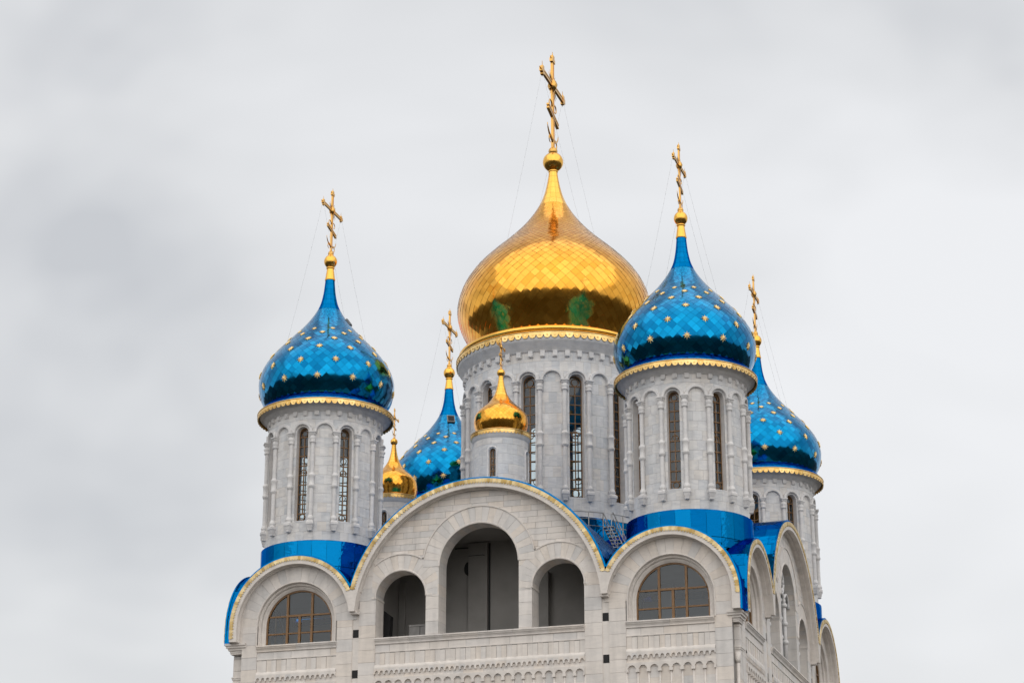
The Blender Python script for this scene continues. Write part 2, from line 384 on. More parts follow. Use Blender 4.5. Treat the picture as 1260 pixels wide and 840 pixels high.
def facade(side, B, detail):
    fm = fmap(side, B); tags = {}
    def F(u, z, d=0): return fm(u, z, d)
    # ---- base wall sheet (mortar), holes cut out
    m = M()
    big, sL, sR = circ(0, 18.4, 1.475), circ(-2.87, 17.42, 0.96), circ(2.87, 17.42, 0.96)
    top = circ(0, ZM, RM-0.1); zb = const(ZB)
    def col(x0, x1, lo, hi, n=14, cs=False):
        for p in cols(x0, x1, n, lo, hi, cs): m.prism(p, fm, -0.3, 0)
    for sx in (-1, 1):
        e = lambda a, b, *r, **k: col(*(sorted((sx*a, sx*b))), *r, **k)
        e(4.7, 3.83, zb, top, n=4); e(1.91, 1.475, zb, top, n=3)
        e(3.83, 1.91, sL if sx < 0 else sR, top, cs=True); e(3.83, 1.91, zb, const(15.9), n=1)
        # small gable
        c = sx*CXS; w = circ(c, 16.72, 1.5); tp = circ(c, ZS, RS-0.08)
        e(4.7, CXS-1.5, zb, tp, n=4); e(CXS+1.5, 8.85, zb, tp, n=4)
        col(c-1.5, c+1.5, w, tp, 24, True); col(c-1.5, c+1.5, zb, const(15.9), 1)
    col(-1.475, 1.475, big, top, 20, True); col(-1.475, 1.475, zb, const(15.9), 1)
    wall = obj('wall', m, MORTAR)
    # ---- stones
    if detail:
        cs = [ZLOW]
        while cs[-1] < 19.2: cs.append(cs[-1]+0.435)
        def pier(x0, x1, z0, z1, d0=-0.02, d1=0.035, clipc=None):
            reg = [[(x0, z0), (x1, z0), (x1, z1), (x0, z1)]]
            if clipc: reg = [q for q in (clip_circle(p, *clipc) for p in reg) if q]
            stones(P_ash, lay(reg, cs, 1, x0, x1, 0.0, starts=lambda ci: [x0, x1]), fm, wall, LIME, d0, d1, 0.006)
        for sx in (-1, 1):
            def pr(a, b, *r, **k): pier(*(sorted((sx*a, sx*b))), *r, **k)
            pr(3.79, 4.40, ZLOW, 18.9, clipc=(0, ZM, RM-0.25)); pr(4.65, 5.23, ZLOW, 16.72); pr(8.27, 8.85, ZLOW, 16.72)
            pr(1.46, 1.93, 15.98, 17.42, d0=-0.75); pr(1.46, 1.70, 17.42, 18.4, d0=-0.75)
            # jamb on the outer side of each small opening
            m2 = M(); m2.prism(ccw([(sx*3.80, 15.98), (sx*3.95, 15.98), (sx*3.95, 17.42), (sx*3.80, 17.42)]), fm, -0.75, -0.02); obj('jamb', m2, LIME, wall)
            m2 = M(); m2.prism(ccw([(sx*3.775, 17.40), (sx*3.95, 17.40), (sx*3.95, 17.47), (sx*3.775, 17.47)]), fm, -0.75, 0.05); obj('impost', m2, LIME, wall)
            m2 = M(); m2.prism(ccw([(sx*1.70, 17.40), (sx*1.955, 17.40), (sx*1.955, 17.47), (sx*1.70, 17.47)]), fm, -0.75, 0.05); obj('impost', m2, LIME, wall)
            # recessed channel between the bays, with its small square vents
            m2 = M(); m2.prism(ccw([(sx*4.40, ZLOW), (sx*4.65, ZLOW), (sx*4.65, 17.1), (sx*4.40, 17.1)]), fm, -0.02, 0.004)
            obj('channel', m2, LIME, wall)
            for zv in (16.22, 14.80):
                m2 = M(); m2.box(-0.105, 0.105, -0.14, 0.14, 0.004, 0.012, lambda u, z, d: fm(sx*4.525+u, zv+z, d)); obj('vent_hole', m2, DARK, wall)
        # voussoirs
        def vous(cx, cz, r0, r1, n, d0, d1, a0=0.0, a1=pi, clip=None):
            for i in range(n):
                b0 = a0+(a1-a0)*i/n; b1 = a0+(a1-a0)*(i+1)/n; g = 0.003/((r0+r1)/2)
                pcs = [ccw(p) for p in ring_piece(cx, cz, r0, r1, b0+g, b1-g)]
                if clip: pcs = [q for q in (clip_rect(p, *clip) for p in pcs) if len(q) > 2]
                if pcs:
                    stones(P_vou, [pcs], fm, wall, LIME, d0, d1, 0.008)
        vous(0, 18.4, 1.46, 2.05, 23, -0.75, 0.05)
        for sx in (-1, 1):
            vous(sx*2.87, 17.42, 0.945, 1.51, 17, -0.75, 0.042, clip=(1.5, 3.93, 17.42, 30) if sx > 0 else (-3.93, -1.5, 17.42, 30))
            vous(sx*CXS, 16.72, 1.52, 2.30, 19, -0.02, 0.035)
        # thin raised roll round each opening of the loggia
        m2 = M(); sweep_arc(m2, fm, 0, 18.4, [(1.43, 0.02), (1.43, 0.06), (1.475, 0.07), (1.50, 0.045)], 0, pi, 40)
        for sx in (-1, 1): sweep_arc(m2, fm, sx*2.87, 17.42, [(0.92, 0.02), (0.92, 0.055), (0.96, 0.065), (0.985, 0.04)], 0, pi, 32)
        obj('arch_roll', m2, TRIMS, wall)
        hood = lambda r, d: [(r-0.02, d), (r-0.02, d+0.035), (r+0.022, d+0.035), (r+0.022, 0.0)]
        m2 = M(); sweep_arc(m2, fm, 0, 18.4, hood(2.05, 0.045), R_(9.8), R_(170.2), 44); obj('hood_mould', m2, TRIMS, wall)
        for sx in (-1, 1):
            m2 = M(); aa = (R_(50), R_(121)) if sx > 0 else (R_(59), R_(130))
            sweep_arc(m2, fm, sx*2.87, 17.42, hood(1.52, 0.037), aa[0], aa[1], 20); obj('hood_mould', m2, TRIMS, wall)
        # tympanum
        b2, l2, r2 = circ(0, 18.4, 2.04), circ(-2.87, 17.42, 1.50), circ(2.87, 17.42, 1.50)
        lo = lambda x: max(b2(x) if abs(x) < 2.04 else 0, (l2 if x < 0 else r2)(x) if 1.37 < abs(x) < 4.37 else 0, 18.2)
        reg = cols(-3.95, 3.95, 60, lo, circ(0, ZM, RM-0.2))
        ct = [18.2+0.215*i for i in range(16)]
        stones(P_tym, lay(reg, ct, 0.62, -4, 4, 0.010, 0.010), fm, wall, LIME, -0.02, 0.012, 0.006)
        # sills, string courses and the carved bands below
        for x0, x1 in ((-3.79, 3.79), (-8.27, -5.23), (5.23, 8.27)):
            nb = max(1, round((x1-x0)/1.25)); seg = (x1-x0)/nb
            for i in range(nb):
                a, b = x0+seg*i+0.003, x0+seg*(i+1)-0.003
                m2 = M(); t = rnd()
                pf = [(-0.75, 16.0), (0.14, 16.0), (0.14, 15.955), (0.11, 15.945), (0.11, 15.915), (0.07, 15.87), (0.05, 15.83), (0.05, 15.79), (0.0, 15.77), (-0.05, 15.77)]
                n = len(pf)
                m2.add([fm(a, z, d) for d, z in pf]+[fm(b, z, d) for d, z in pf], [(j, n+j, n+j+1, j+1) for j in range(n-1)]+[tuple(range(n)), tuple(range(2*n-1, n-1, -1))], t)
                obj('window_sill', m2, TRIMS, wall)
            # plain course
            stones(P_ash, lay([[(x0, 15.53), (x1, 15.53), (x1, 15.77), (x0, 15.77)]], [15.53, 15.77], 0.75, x0, x1, 0.01), fm, wall, LIME, -0.02, 0.004, 0.004)
            # fluted strip of narrow raised panels
            m2 = M(); npn = int((x1-x0)/0.182); w = (x1-x0)/npn
            m2.box(x0, x1, -0.03, -0.012, 15.0, 15.53, lambda u, d, z: fm(u, z, d))
            for i in range(npn):
                a = x0+w*i; t = rnd()
                m2.box(a+0.005, a+w-0.005, -0.02, 0.002+0.022*(i % 2), 15.05, 15.495-0.025*(i % 2), lambda u, d, z: fm(u, z, d), 0.3+0.5*t)
            pf = [(-0.02, 15.08), (0.01, 15.07), (0.05, 15.03), (0.07, 14.97), (0.07, 14.93), (-0.02, 14.925)]
            n = len(pf); m2.add([fm(x0, z, d) for d, z in pf]+[fm(x1, z, d) for d, z in pf], [(j, n+j, n+j+1, j+1) for j in range(n-1)])
            m2.add([fm(x0, 15.53, -0.02), fm(x1, 15.53, -0.02), fm(x1, 15.53, 0.025), fm(x0, 15.53, 0.025), fm(x1, 15.50, 0.025), fm(x0, 15.50, 0.025), fm(x1, 15.49, -0.02), fm(x0, 15.49, -0.02)], [(0, 1, 2, 3), (3, 2, 4, 5), (5, 4, 6, 7)])
            obj('panel_strip', m2, LIME, wall, kind='stuff')
            # tiny arched corbel frieze
            m2 = M(); na = int((x1-x0)/0.182); w = (x1-x0)/na
            m2.box(x0, x1, -0.02, 0.002, ZLOW, 14.93, lambda u, d, z: fm(u, z, d))
            for i in range(na):
                c = x0+w*(i+0.5); t = rnd()
                for p in cols(c-w/2, c+w/2, 8, lambda x: 14.80+(sqrt(max(0.062**2-(x-c)**2, 0)) if abs(x-c) < 0.062 else -0.02), const(14.93)): m2.prism(p, fm, 0, 0.07, t, True)
                m2.box(c-w/2+0.0-0.028, c-w/2+0.028, 0, 0.078, 14.74, 14.80, lambda u, d, z: fm(u, z, d), t)
            obj('arch_frieze', m2, LIME, wall, kind='stuff')
            # blind arcade: each arch on its own little columns
            na = round((x1-x0)/0.362); w = (x1-x0)/na
            stones(P_ash, lay([[(x0, ZLOW), (x1, ZLOW), (x1, 14.73), (x0, 14.73)]], [ZLOW+0.36*i for i in range(6)], w, x0, x1, 0.006, 0.006, False, starts=lambda ci: [x0+w*i for i in range(na+1)]), fm, wall, LIME, 0, 0.008, 0.004)
            mm = None
            for i in range(na):
                c = x0+w*(i+0.5)
                if mm is None:
                    mm = M(); q = lambda u, z, d: (u, -d, z)
                    for p in cols(-w/2, w/2, 12, lambda x: 14.38+(sqrt(max(0.135**2-x*x, 0)) if abs(x) < 0.135 else 0), const(14.60)): mm.prism(p, q, 0.006, 0.085, 0.5, True)
                    mm.box(-w/2, -0.125, -0.10, -0.006, 14.28, 14.38, None, 0.5); mm.box(0.125, w/2, -0.10, -0.006, 14.28, 14.38, None, 0.5)
                    for s2 in (-1, 1):
                        mm.tube([(s2*(w/2-0.002), -0.02, ZLOW), (s2*(w/2-0.002), -0.02, 14.28)], 0.032, 8)
                    me = mm.mesh('blind_arch'); me.materials.append(TRIMS)
                p0 = fm(c, 0, 0); rz = {'front': 0, 'right': pi/2, 'left': -pi/2, 'back': pi}[side]
                obj('blind_arch', me, None, wall, p0, rz)
    # ---- window surrounds and lunettes of the small gables
    gd = 0.27
    for sx in (-1, 1):
        m2 = M()
        sweep_arc(m2, fm, sx*CXS, 16.72, [(1.525, 0.0), (1.525, 0.06), (1.49, 0.065), (1.47, 0.03), (1.47, -0.05), (1.44, -0.07), (1.41, -0.06), (1.385, -0.09), (1.385, -0.15), (1.33, -0.17), (1.29, -0.21), (1.265, -0.23), (1.265, -gd-0.1)], 0, pi, 48, 16.0, 16.0)
        obj('window_surround', m2, TRIMS, wall)
        lunette(fm, sx*CXS, gd)
    # ---- archivolts
    def arch_profile(Rin, Rout, a): return [(Rin-0.02, -0.02), (Rin-0.02, 0.17), (Rin+0.015, 0.19), (Rin+0.015, 0.26), (Rin-0.005, 0.29), (Rin, a), (Rout, a), (Rout, -0.35)]
    vA = atan2(17.73-ZM, 4.62)
    m2 = M(); sweep_arc(m2, fm, 0, ZM, arch_profile(RM-0.29, RM, 0.37), vA, pi-vA, 64)
    ab = obj('archivolt', m2, TRIMS)
    m2 = M(); gold_teeth(m2, fm, 0, ZM, RM+0.004, 0.175, vA, pi-vA, 0.36, 0.395); obj('gold_edging', m2, PALEGOLD, ab)
    for sx in (-1, 1):
        vb = atan2(17.73-ZS, CXS-4.62)
        cx = sx*CXS
        inner_end = pi-vb if sx > 0 else vb
        a0, a1 = (0.0, inner_end) if sx > 0 else (inner_end, pi)
        m2 = M(); sweep_arc(m2, fm, cx, ZS, arch_profile(RS-0.27, RS, 0.372), a0, a1, 44, 16.15 if sx > 0 else None, 16.15 if sx < 0 else None)
        m2.prism(ccw([(sx*8.80, 16.16), (sx*8.96, 16.16), (sx*8.96, 16.9), (sx*8.80, 17.3)]), fm, -0.3, 0.03, 0.5)
        o2 = obj('archivolt', m2, TRIMS)
        m2 = M()
        cut = side == 'front' and sx > 0
        gold_teeth(m2, fm, cx, ZS, RS+0.004, 0.165, a0, a1, 0.362, 0.397, tail=None if cut else (sx, 16.2)); obj('gold_edging', m2, PALEGOLD, o2)
        # stem where the two archivolts run together
        big_in = lambda z: sx*sqrt((RM-0.29)**2-(z-ZM)**2); sm_in = lambda z: sx*(CXS-sqrt((RS-0.27)**2-(z-ZS)**2))
        zz = [16.95+(17.62-16.95)*i/6 for i in range(7)]
        m2 = M()
        for a, b in zip(zz, zz[1:]): m2.prism(ccw([(big_in(a), a), (sm_in(a), a), (sm_in(b), b), (big_in(b), b)]), fm, 0, 0.371, 0.5, True)
        m2.prism(ccw([(big_in(17.62), 17.62), (sm_in(17.62), 17.62), (sx*4.62, 17.735)]), fm, 0, 0.371, 0.5)
        m2.prism(ccw([(big_in(17.62), 17.62), (sx*4.62, 17.735), (sx*4.345, 17.68)]), fm, 0, 0.371, 0.5)
        m2.prism(ccw([(sx*4.39, 16.88), (sx*4.67, 16.88), (sx*4.67, 16.96), (sx*4.39, 16.96)]), fm, 0, 0.25, 0.5, True)
        obj('archivolt_stem', m2, TRIMS)
    return wall
BF = 9.38; BR = 9.02; BL = 9.27
WALLS = {}
for sd_, B, dt in (('front', BF, True), ('right', BR, True), ('left', BL, False), ('back', BF, False)):
    WALLS[sd_] = facade(sd_, B, dt)

# corner pilasters with their caps
for sx, ex in ((1, BR), (-1, BL)):
    for sy in (-1, 1):
        m = M()
        x1 = ex+0.04; y1 = BF-0.26
        def bx(xa, xb, ya, yb, z0, z1, t=0.5):
            xs = sorted((sx*xa, sx*xb)); ys = sorted((sy*ya, sy*yb)); m.box(xs[0], xs[1], ys[0], ys[1], z0, z1, None, t)
        z = GZ
        while z < 15.7:
            bx(8.5, x1-0.02, 8.5, y1, z+0.004, min(z+0.43, 15.75), rnd()); z += 0.435
        bx(8.5, x1+0.0, 8.5, y1+0.03, 14.9, 14.96); bx(8.5, x1+0.02, 8.5, y1+0.05, 14.96, 15.0)
        p = obj('corner_pilaster', m, LIME)
        m = M()
        for z0, z1, e in ((15.78, 15.84, -0.02), (15.84, 15.91, 0.0), (15.91, 15.99, 0.05), (15.99, 16.07, 0.11), (16.07, 16.15, 0.15)):
            bx(8.7, ex+0.07+e, 8.7, BF+e-0.02, z0, z1)
        obj('pilaster_cap', m, TRIMS, p)
        m = M(); m.tube([(sx*(x1-0.12), sy*(y1+0.01), 10), (sx*(x1-0.12), sy*(y1+0.01), 14.45)], 0.06, 10)
        m.tube([(sx*(x1-0.12), sy*(y1+0.02), 14.45), (sx*(x1-0.12), sy*(y1+0.02), 14.55), (sx*(x1-0.12), sy*(y1+0.02), 14.8)], [0.065, 0.10, 0.11], 10)
        obj('corner_column', m, TRIMS, p)

# ------------------------------------------------------------------ barrel roofs clad in blue sheet
P_roof = Pieces('roof_panel', 'roof_panels', 300)
def barrel(fm, cx, cz, Rr, L0, L1, tail=0, seg=14, step=0.62, B=None):
    """axis along the facade normal; d runs from L0 (front) to L1 (inside); small barrels are mitred (B given) where the one round the corner crosses"""
    n = 40
    if B is None: aR = atan2(17.70-cz, 4.62); aL = pi-aR
    elif tail > 0: aR, aL = 0.0, pi-atan2(17.70-cz, CXS-4.62)
    else: aR, aL = atan2(17.70-cz, CXS-4.62), pi
    angs = [aR+(aL-aR)*i/n for i in range(n+1)]
    pts = [(cx+Rr*cos(a), cz+Rr*sin(a)) for a in angs]
    if tail > 0: pts = [(cx+Rr, 16.13)]+pts
    if tail < 0: pts = pts+[(cx-Rr, 16.13)]
    def cut(z, inner=False):                   # d at which the crossing barrel takes over
        if B is None: return L1
        h = sqrt(max(Rr*Rr-(z-ZS)**2, 0)) if z > ZS else Rr
        return (CXS-h if inner else CXS+h)-B
    o = len(pts); m = M(); fs = [(i, i+o, i+o+1, i+1) for i in range(o-1)]
    m.add([fm(x, z, L0) for x, z in pts]+[fm(x, z, max(cut(z), L1)) for x, z in pts], fs, 0.4)
    if B is not None: m.add([fm(x, z, max(cut(z, True), L1)) for x, z in pts]+[fm(x, z, L1) for x, z in pts], [f for f in fs if abs(pts[f[0]][0]) < CXS], 0.4)
    r = obj('roof', m, BLUES)
    m = M(); sweep_arc(m, fm, cx, cz, [(Rr-0.04, L0), (Rr-0.04, L0+0.015), (Rr+0.035, L0+0.015), (Rr+0.035, L0-0.05)], aR, aL, 40, 16.13 if tail > 0 else None, 16.13 if tail < 0 else None); obj('roof_lip', m, BLUES, r)
    aa = [aR+(aL-aR)*i/seg for i in range(seg+1)]
    quads = [(aa[i], aa[i+1]) for i in range(seg)]
    if tail: quads.append(None)
    ln = int((L0-L1)/step)
    for q in quads:
        off = rnd()*step; g = 0.006; R2 = Rr+0.02
        if q is None: x = cx+tail*R2; c4 = [(x, 16.15), (x, cz)]
        else: c4 = [(cx+R2*cos(b+e*g/R2), cz+R2*sin(b+e*g/R2)) for b, e in ((q[0], 1), (q[1], -1))]
        nx, nz = (c4[0][0]+c4[1][0])/2-cx, max((c4[0][1]+c4[1][1])/2-cz, 0); nl = sqrt(nx*nx+nz*nz); nx, nz = nx/nl, nz/nl
        for j in range(ln+1):
            da = L0-0.02-(j*step-(off if j else 0)); db = max(L0-0.02-((j+1)*step-off), L1)
            t1 = (rnd()-0.5)*0.03; t2 = (rnd()-0.5)*0.02
            top = []
            for (x, z), e1, dd in ((c4[0], -1, da-g), (c4[1], 1, da-g), (c4[1], 1, db+g), (c4[0], -1, db+g)):
                h = e1*t1*0.3+(1 if dd > db+g else -1)*t2*0.3+0.004
                top.append((x+nx*h, z+nz*h, max(dd, cut(z))))
            if max(p[2] for p in top)-min(p[2] for p in top) < 0.05: continue
            bot = [(x-nx*0.03, z-nz*0.03, d) for x, z, d in top]
            mm = M(); w = [fm(x, z, d) for x, z, d in top]
            mm.add(w+[fm(x, z, d) for x, z, d in bot], [(0, 1, 2, 3), (0, 4, 5, 1), (1, 5, 6, 2), (2, 6, 7, 3), (3, 7, 4, 0)], rnd())
            P_roof.add(mm, abs(score(w)), r, BLUES)
for sd_, B in (('front', BF), ('right', BR), ('left', BL), ('back', BF)):
    fm = fmap(sd_, B)
    barrel(fm, 0, ZM, RM+0.035, 0.33, -B+0.0, 0, 22)
    for sx in (-1, 1): barrel(fm, sx*CXS, ZS, RS+0.035, 0.33, -B+4.2, sx, 12, 0.62, B)

# ------------------------------------------------------------------ rooms behind the openings
def quad(m, a, b, c, d): m.add([a, b, c, d], [(0, 1, 2, 3)])
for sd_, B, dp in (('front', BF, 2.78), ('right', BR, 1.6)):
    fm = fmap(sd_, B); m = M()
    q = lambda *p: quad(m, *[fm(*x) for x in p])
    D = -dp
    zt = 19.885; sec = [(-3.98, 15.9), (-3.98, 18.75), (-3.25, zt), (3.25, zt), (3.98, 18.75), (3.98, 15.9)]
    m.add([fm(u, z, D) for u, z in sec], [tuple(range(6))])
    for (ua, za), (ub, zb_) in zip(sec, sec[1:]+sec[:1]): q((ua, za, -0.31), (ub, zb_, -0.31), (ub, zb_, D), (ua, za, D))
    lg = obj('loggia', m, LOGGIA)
    if sd_ == 'front':
        m = M()
        m.box(-1.29, -0.57, D, D+0.16, 15.9, 19.84, lambda u, d, z: fm(u, z, d)); obj('pilaster', m, LOGGIA, lg)
        m = M(); m.box(-0.565, -0.50, D, D+0.012, 15.9, 19.84, lambda u, d, z: fm(u, z, d)); obj('wall_gap', m, DARK, lg)
        m = M(); m.box(1.15, 1.74, D, D+0.25, 15.9, 18.58, lambda u, d, z: fm(u, z, d)); obj('pilaster', m, LOGGIA, lg)
        m = M(); m.box(-3.96, -3.72, D, D+0.12, 15.9, 18.58, lambda u, d, z: fm(u, z, d)); obj('pilaster', m, LOGGIA, lg)
        m = M(); n = 20
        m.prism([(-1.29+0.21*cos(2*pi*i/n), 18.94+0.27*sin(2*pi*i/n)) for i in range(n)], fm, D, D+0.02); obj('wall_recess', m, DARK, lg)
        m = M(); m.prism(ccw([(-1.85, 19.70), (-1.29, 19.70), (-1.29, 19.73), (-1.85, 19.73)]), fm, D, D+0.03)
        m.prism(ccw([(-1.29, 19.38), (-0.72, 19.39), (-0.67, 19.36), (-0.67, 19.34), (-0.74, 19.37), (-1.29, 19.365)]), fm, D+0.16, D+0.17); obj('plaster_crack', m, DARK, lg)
        m = M(); m.prism([(-3.965, 15.9), (-3.70, 15.9), (-3.66, 17.02), (-3.92, 17.22)], fm, D+1.42, D+1.7, 0.5, True)
        o = obj('black_case', m, DARK, False); o['label'] = 'tall black case standing behind the sill of the left small loggia arch'; o['category'] = 'case'
        m = M(); m.box(-2.95, -2.12, D+1.3, D+1.7, 15.9, 16.62, lambda u, d, z: fm(u, z, d))
        m.box(-2.95, -2.12, D+1.695, D+1.72, 16.58, 16.645, lambda u, d, z: fm(u, z, d))
        o = obj('low_cabinet', m, GREYBOX, False); o['label'] = 'low grey cabinet on the floor of the left small loggia arch'; o['category'] = 'cabinet'
        m = M(); m.box(-2.55, -2.535, D+1.7, D+1.71, 15.92, 16.58, lambda u, d, z: fm(u, z, d)); obj('cabinet_seam', m, DARK, o).location.z = 0
    else:
        # glazed openings with stone tracery on the side front
        for cx, r, zs in ((0, 1.46, 18.4), (-2.87, 0.945, 17.42), (2.87, 0.945, 17.42)):
            m = M(); tr = M()
            p = [(cx-r, 15.95), (cx+r, 15.95)]+[(cx+r*cos(pi*i/24), zs+r*sin(pi*i/24)) for i in range(25)]
            m.add([fm(u, z, -0.32) for u, z in p], [tuple(range(len(p)))])
            xs = (-0.5, 0.5) if r > 1 else (0,)
            for x in xs:
                tr.tube([fm(cx+x, 15.95, -0.22), fm(cx+x, zs+0.1, -0.22)], 0.075, 8)
                for zz in (16.2, 17.0, 17.7, zs): tr.tube([fm(cx+x, zz-0.08, -0.22), fm(cx+x, zz, -0.22), fm(cx+x, zz+0.08, -0.22)], [0.10, 0.13, 0.10], 8)
            if r > 1:
                tr.tube([fm(0.42*cos(2*pi*i/24), 19.2+0.42*sin(2*pi*i/24), -0.22) for i in range(25)], 0.07, 8)
                for x in (-0.98, 0, 0.98): tr.tube([fm(x+0.46*cos(pi*i/14), 18.45+0.46*sin(pi*i/14), -0.22) for i in range(15)], 0.06, 8)
            t = obj('tracery', tr, TRIMG, WALLS['right']); obj('tracery_glass', m, GLASS, WALLS['right'])
# corner rooms: floor, inner walls
for sx in (-1, 1):
    for sy in (-1, 1):
        m = M(); ex = (BR if sx > 0 else BL)-0.31; ey = BF-0.31
        quad(m, (sx*4.6, sy*4.6, 15.9), (sx*ex, sy*4.6, 15.9), (sx*ex, sy*ey, 15.9), (sx*4.6, sy*ey, 15.9))
        sc = [(CXS+RS*0.985*cos(pi*i/20), ZS+RS*0.985*sin(pi*i/20)) for i in range(21)]
        m.add([(sx*ex, sy*4.6, 15.9), (sx*4.6, sy*4.6, 15.9)]+[(sx*min(max(u, 4.6), ex), sy*4.6, z) for u, z in sc[::-1]], [tuple(range(23))])
        m.add([(sx*4.6, sy*ey, 15.9), (sx*4.6, sy*4.6, 15.9)]+[(sx*4.6, sy*min(max(u, 4.6), ey), z) for u, z in sc[::-1]], [tuple(range(23))])
        quad(m, (sx*4.62, sy*4.603, 15.9), (sx*ex, sy*4.603, 15.9), (sx*ex, sy*4.603, 17.95), (sx*4.62, sy*4.603, 17.95))
        quad(m, (sx*4.603, sy*4.62, 15.9), (sx*4.603, sy*ey, 15.9), (sx*4.603, sy*ey, 17.95), (sx*4.603, sy*4.62, 17.95))
        zc = 17.99                                # flat plaster ceiling, cross shaped, under the crossing barrels
        for xa, xb, ya, yb in ((4.9, 8.7, 4.62, ey), (4.62, 4.9, 5.2, 8.4), (8.7, ex, 5.2, 8.4), (8.7, ex, 4.72, 5.2), (4.72, 4.9, 8.4, ey)): quad(m, (sx*xa, sy*ya, zc), (sx*xb, sy*ya, zc), (sx*xb, sy*yb, zc), (sx*xa, sy*yb, zc))
        # spiral stair core seen through the glass
        m.box(*sorted((sx*5.6, sx*6.1)), *sorted((sy*6.2, sy*5.7)), 15.9, 18.8)
        obj('corner_room', m, PLASTER)

# ------------------------------------------------------------------ drums
P_blk = Pieces('stone_block', 'stone_blocks', 300)
P_gs = Pieces('gold_scale', 'gold_scales', 300)
P_bs = Pieces('blue_scale', 'blue_scales', 300)
P_cs = Pieces('cupola_scale', 'cupola_scales', 60)
P_band = Pieces('band_panel', 'band_panels', 120)
def cmap(c, r): return lambda u, z, d: (c[0]+(r+d)*sin(u/r), c[1]-(r+d)*cos(u/r), z)
cache = {}
def colonnette(c, az, R, H):
    """H: dict of heights"""
    key = H['id']
    if key not in cache:
        k = H['k']; sh = M(); sh.lathe([(0.078*k, H['cb']), (0.078*k, H['k0'])], 12)
        cap = M(); a, b = H['k0'], H['k1']; h = b-a
        cap.lathe([(0.08*k, a-0.03), (0.118*k, a), (0.118*k, a+0.1*h), (0.09*k, a+0.17*h), (0.118*k, a+0.3*h), (0.118*k, a+0.5*h), (0.095*k, a+0.56*h), (0.10*k, a+0.62*h)], 12)
        cap.lathe([(0.11*k, a+0.6*h), (0.16*k, a+0.78*h), (0.16*k, a+0.84*h), (0.20*k, a+0.88*h), (0.20*k, b), (0.001, b)], 4, a0=pi/4, smooth=False)
        col = M(); a, b = H['c0'], H['c1']
        col.lathe([(0.079*k, a-0.04), (0.105*k, a), (0.122*k, a+0.04), (0.122*k, a+0.08), (0.10*k, a+0.12), (0.10*k, b-0.12), (0.122*k, b-0.08), (0.122*k, b-0.04), (0.105*k, b), (0.079*k, b+0.04)], 12)
        bs = M(); a, b = H['b0'], H['b1']; h = b-a
        bs.lathe([(0.079*k, b+0.04), (0.105*k, b), (0.105*k, b-0.08*h), (0.135*k, b-0.14*h), (0.115*k, b-0.2*h), (0.115*k, b-0.32*h)], 12)
        bs.lathe([(0.02*k, a), (0.10*k, a+0.05*h), (0.12*k, a+0.2*h), (0.13*k, a+0.22*h), (0.165*k, a+0.42*h), (0.19*k, a+0.46*h), (0.19*k, a+0.62*h), (0.15*k, a+0.68*h), (0.12*k, a+0.72*h)], 4, a0=pi/4, smooth=False)
        ms = []
        for nm, mm in (('colonnette', sh), ('capital', cap), ('collar', col), ('corbel', bs)):
            me = mm.mesh(nm); me.materials.append(TRIMG); ms.append(me)
        cache[key] = ms
    ms = cache[key]; rr = R+0.072*H['k']
    o = obj('colonnette', ms[0], None, None, (c[0]+rr*sin(az), c[1]-rr*cos(az), 0), az)
    for nm, me in zip(('capital', 'collar', 'corbel'), ms[1:]): obj(nm, me, None, o)
def slit_window(c, az, rw, hw, z0, zs, rows, rings=True):
    """narrow arched timber window, local x = right, placed at radius rw"""
    key = ('win', hw, z0, zs)
    if key not in cache:
        m = M(); q = lambda u, z, d: (u, -d, z); fr = 0.045
        sweep_arc(m, q, 0, zs, [(hw-fr, -0.05), (hw-fr, 0), (hw+0.01, 0), (hw+0.01, -0.05)], 0, pi, 14, z0, z0)
        m.box(-hw, hw, 0, 0.05, z0, z0+0.05)
        zt = zs+hw; cr = hw*0.50
        zr0, zr1 = z0+0.06+cr, zs+0.02
        m.box(-0.018, 0.018, -0.004, 0.04, zr0+cr if rings else z0, zr1-cr if rings else zs+hw-0.03)
        for i in range(rows):
            z = zr0+cr+0.02+(zr1-cr-zr0-cr-0.04)*i/(rows-1) if rings else z0+(zs-z0)*(i+1)/(rows+1)
            m.box(-hw+fr-0.003, hw-fr+0.003, -0.008, 0.035, z-0.018, z+0.018)
        if rings:
            for zc in (zr0, zr1, (zr0+zr1)/2+0.1):
                m.tube([(cr*cos(2*pi*i/16), 0.015, zc+cr*sin(2*pi*i/16)) for i in range(17)], 0.02, 6, caps=False)
        me = m.mesh('window'); me.materials.append(WOOD)
        g = M(); p = [(-hw+0.01, z0), (hw-0.01, z0)]+[((hw-0.01)*cos(pi*i/12), zs+(hw-0.01)*sin(pi*i/12)) for i in range(13)]
        g.add([(u, 0.025, z) for u, z in p], [tuple(range(len(p)))]); ge = g.mesh('pane'); ge.materials.append(GLASS)
        cache[key] = (me, ge)
    me, ge = cache[key]
    o = obj('window', me, None, None, (c[0]+rw*sin(az), c[1]-rw*cos(az), 0), az)
    obj('pane', ge, None, o)
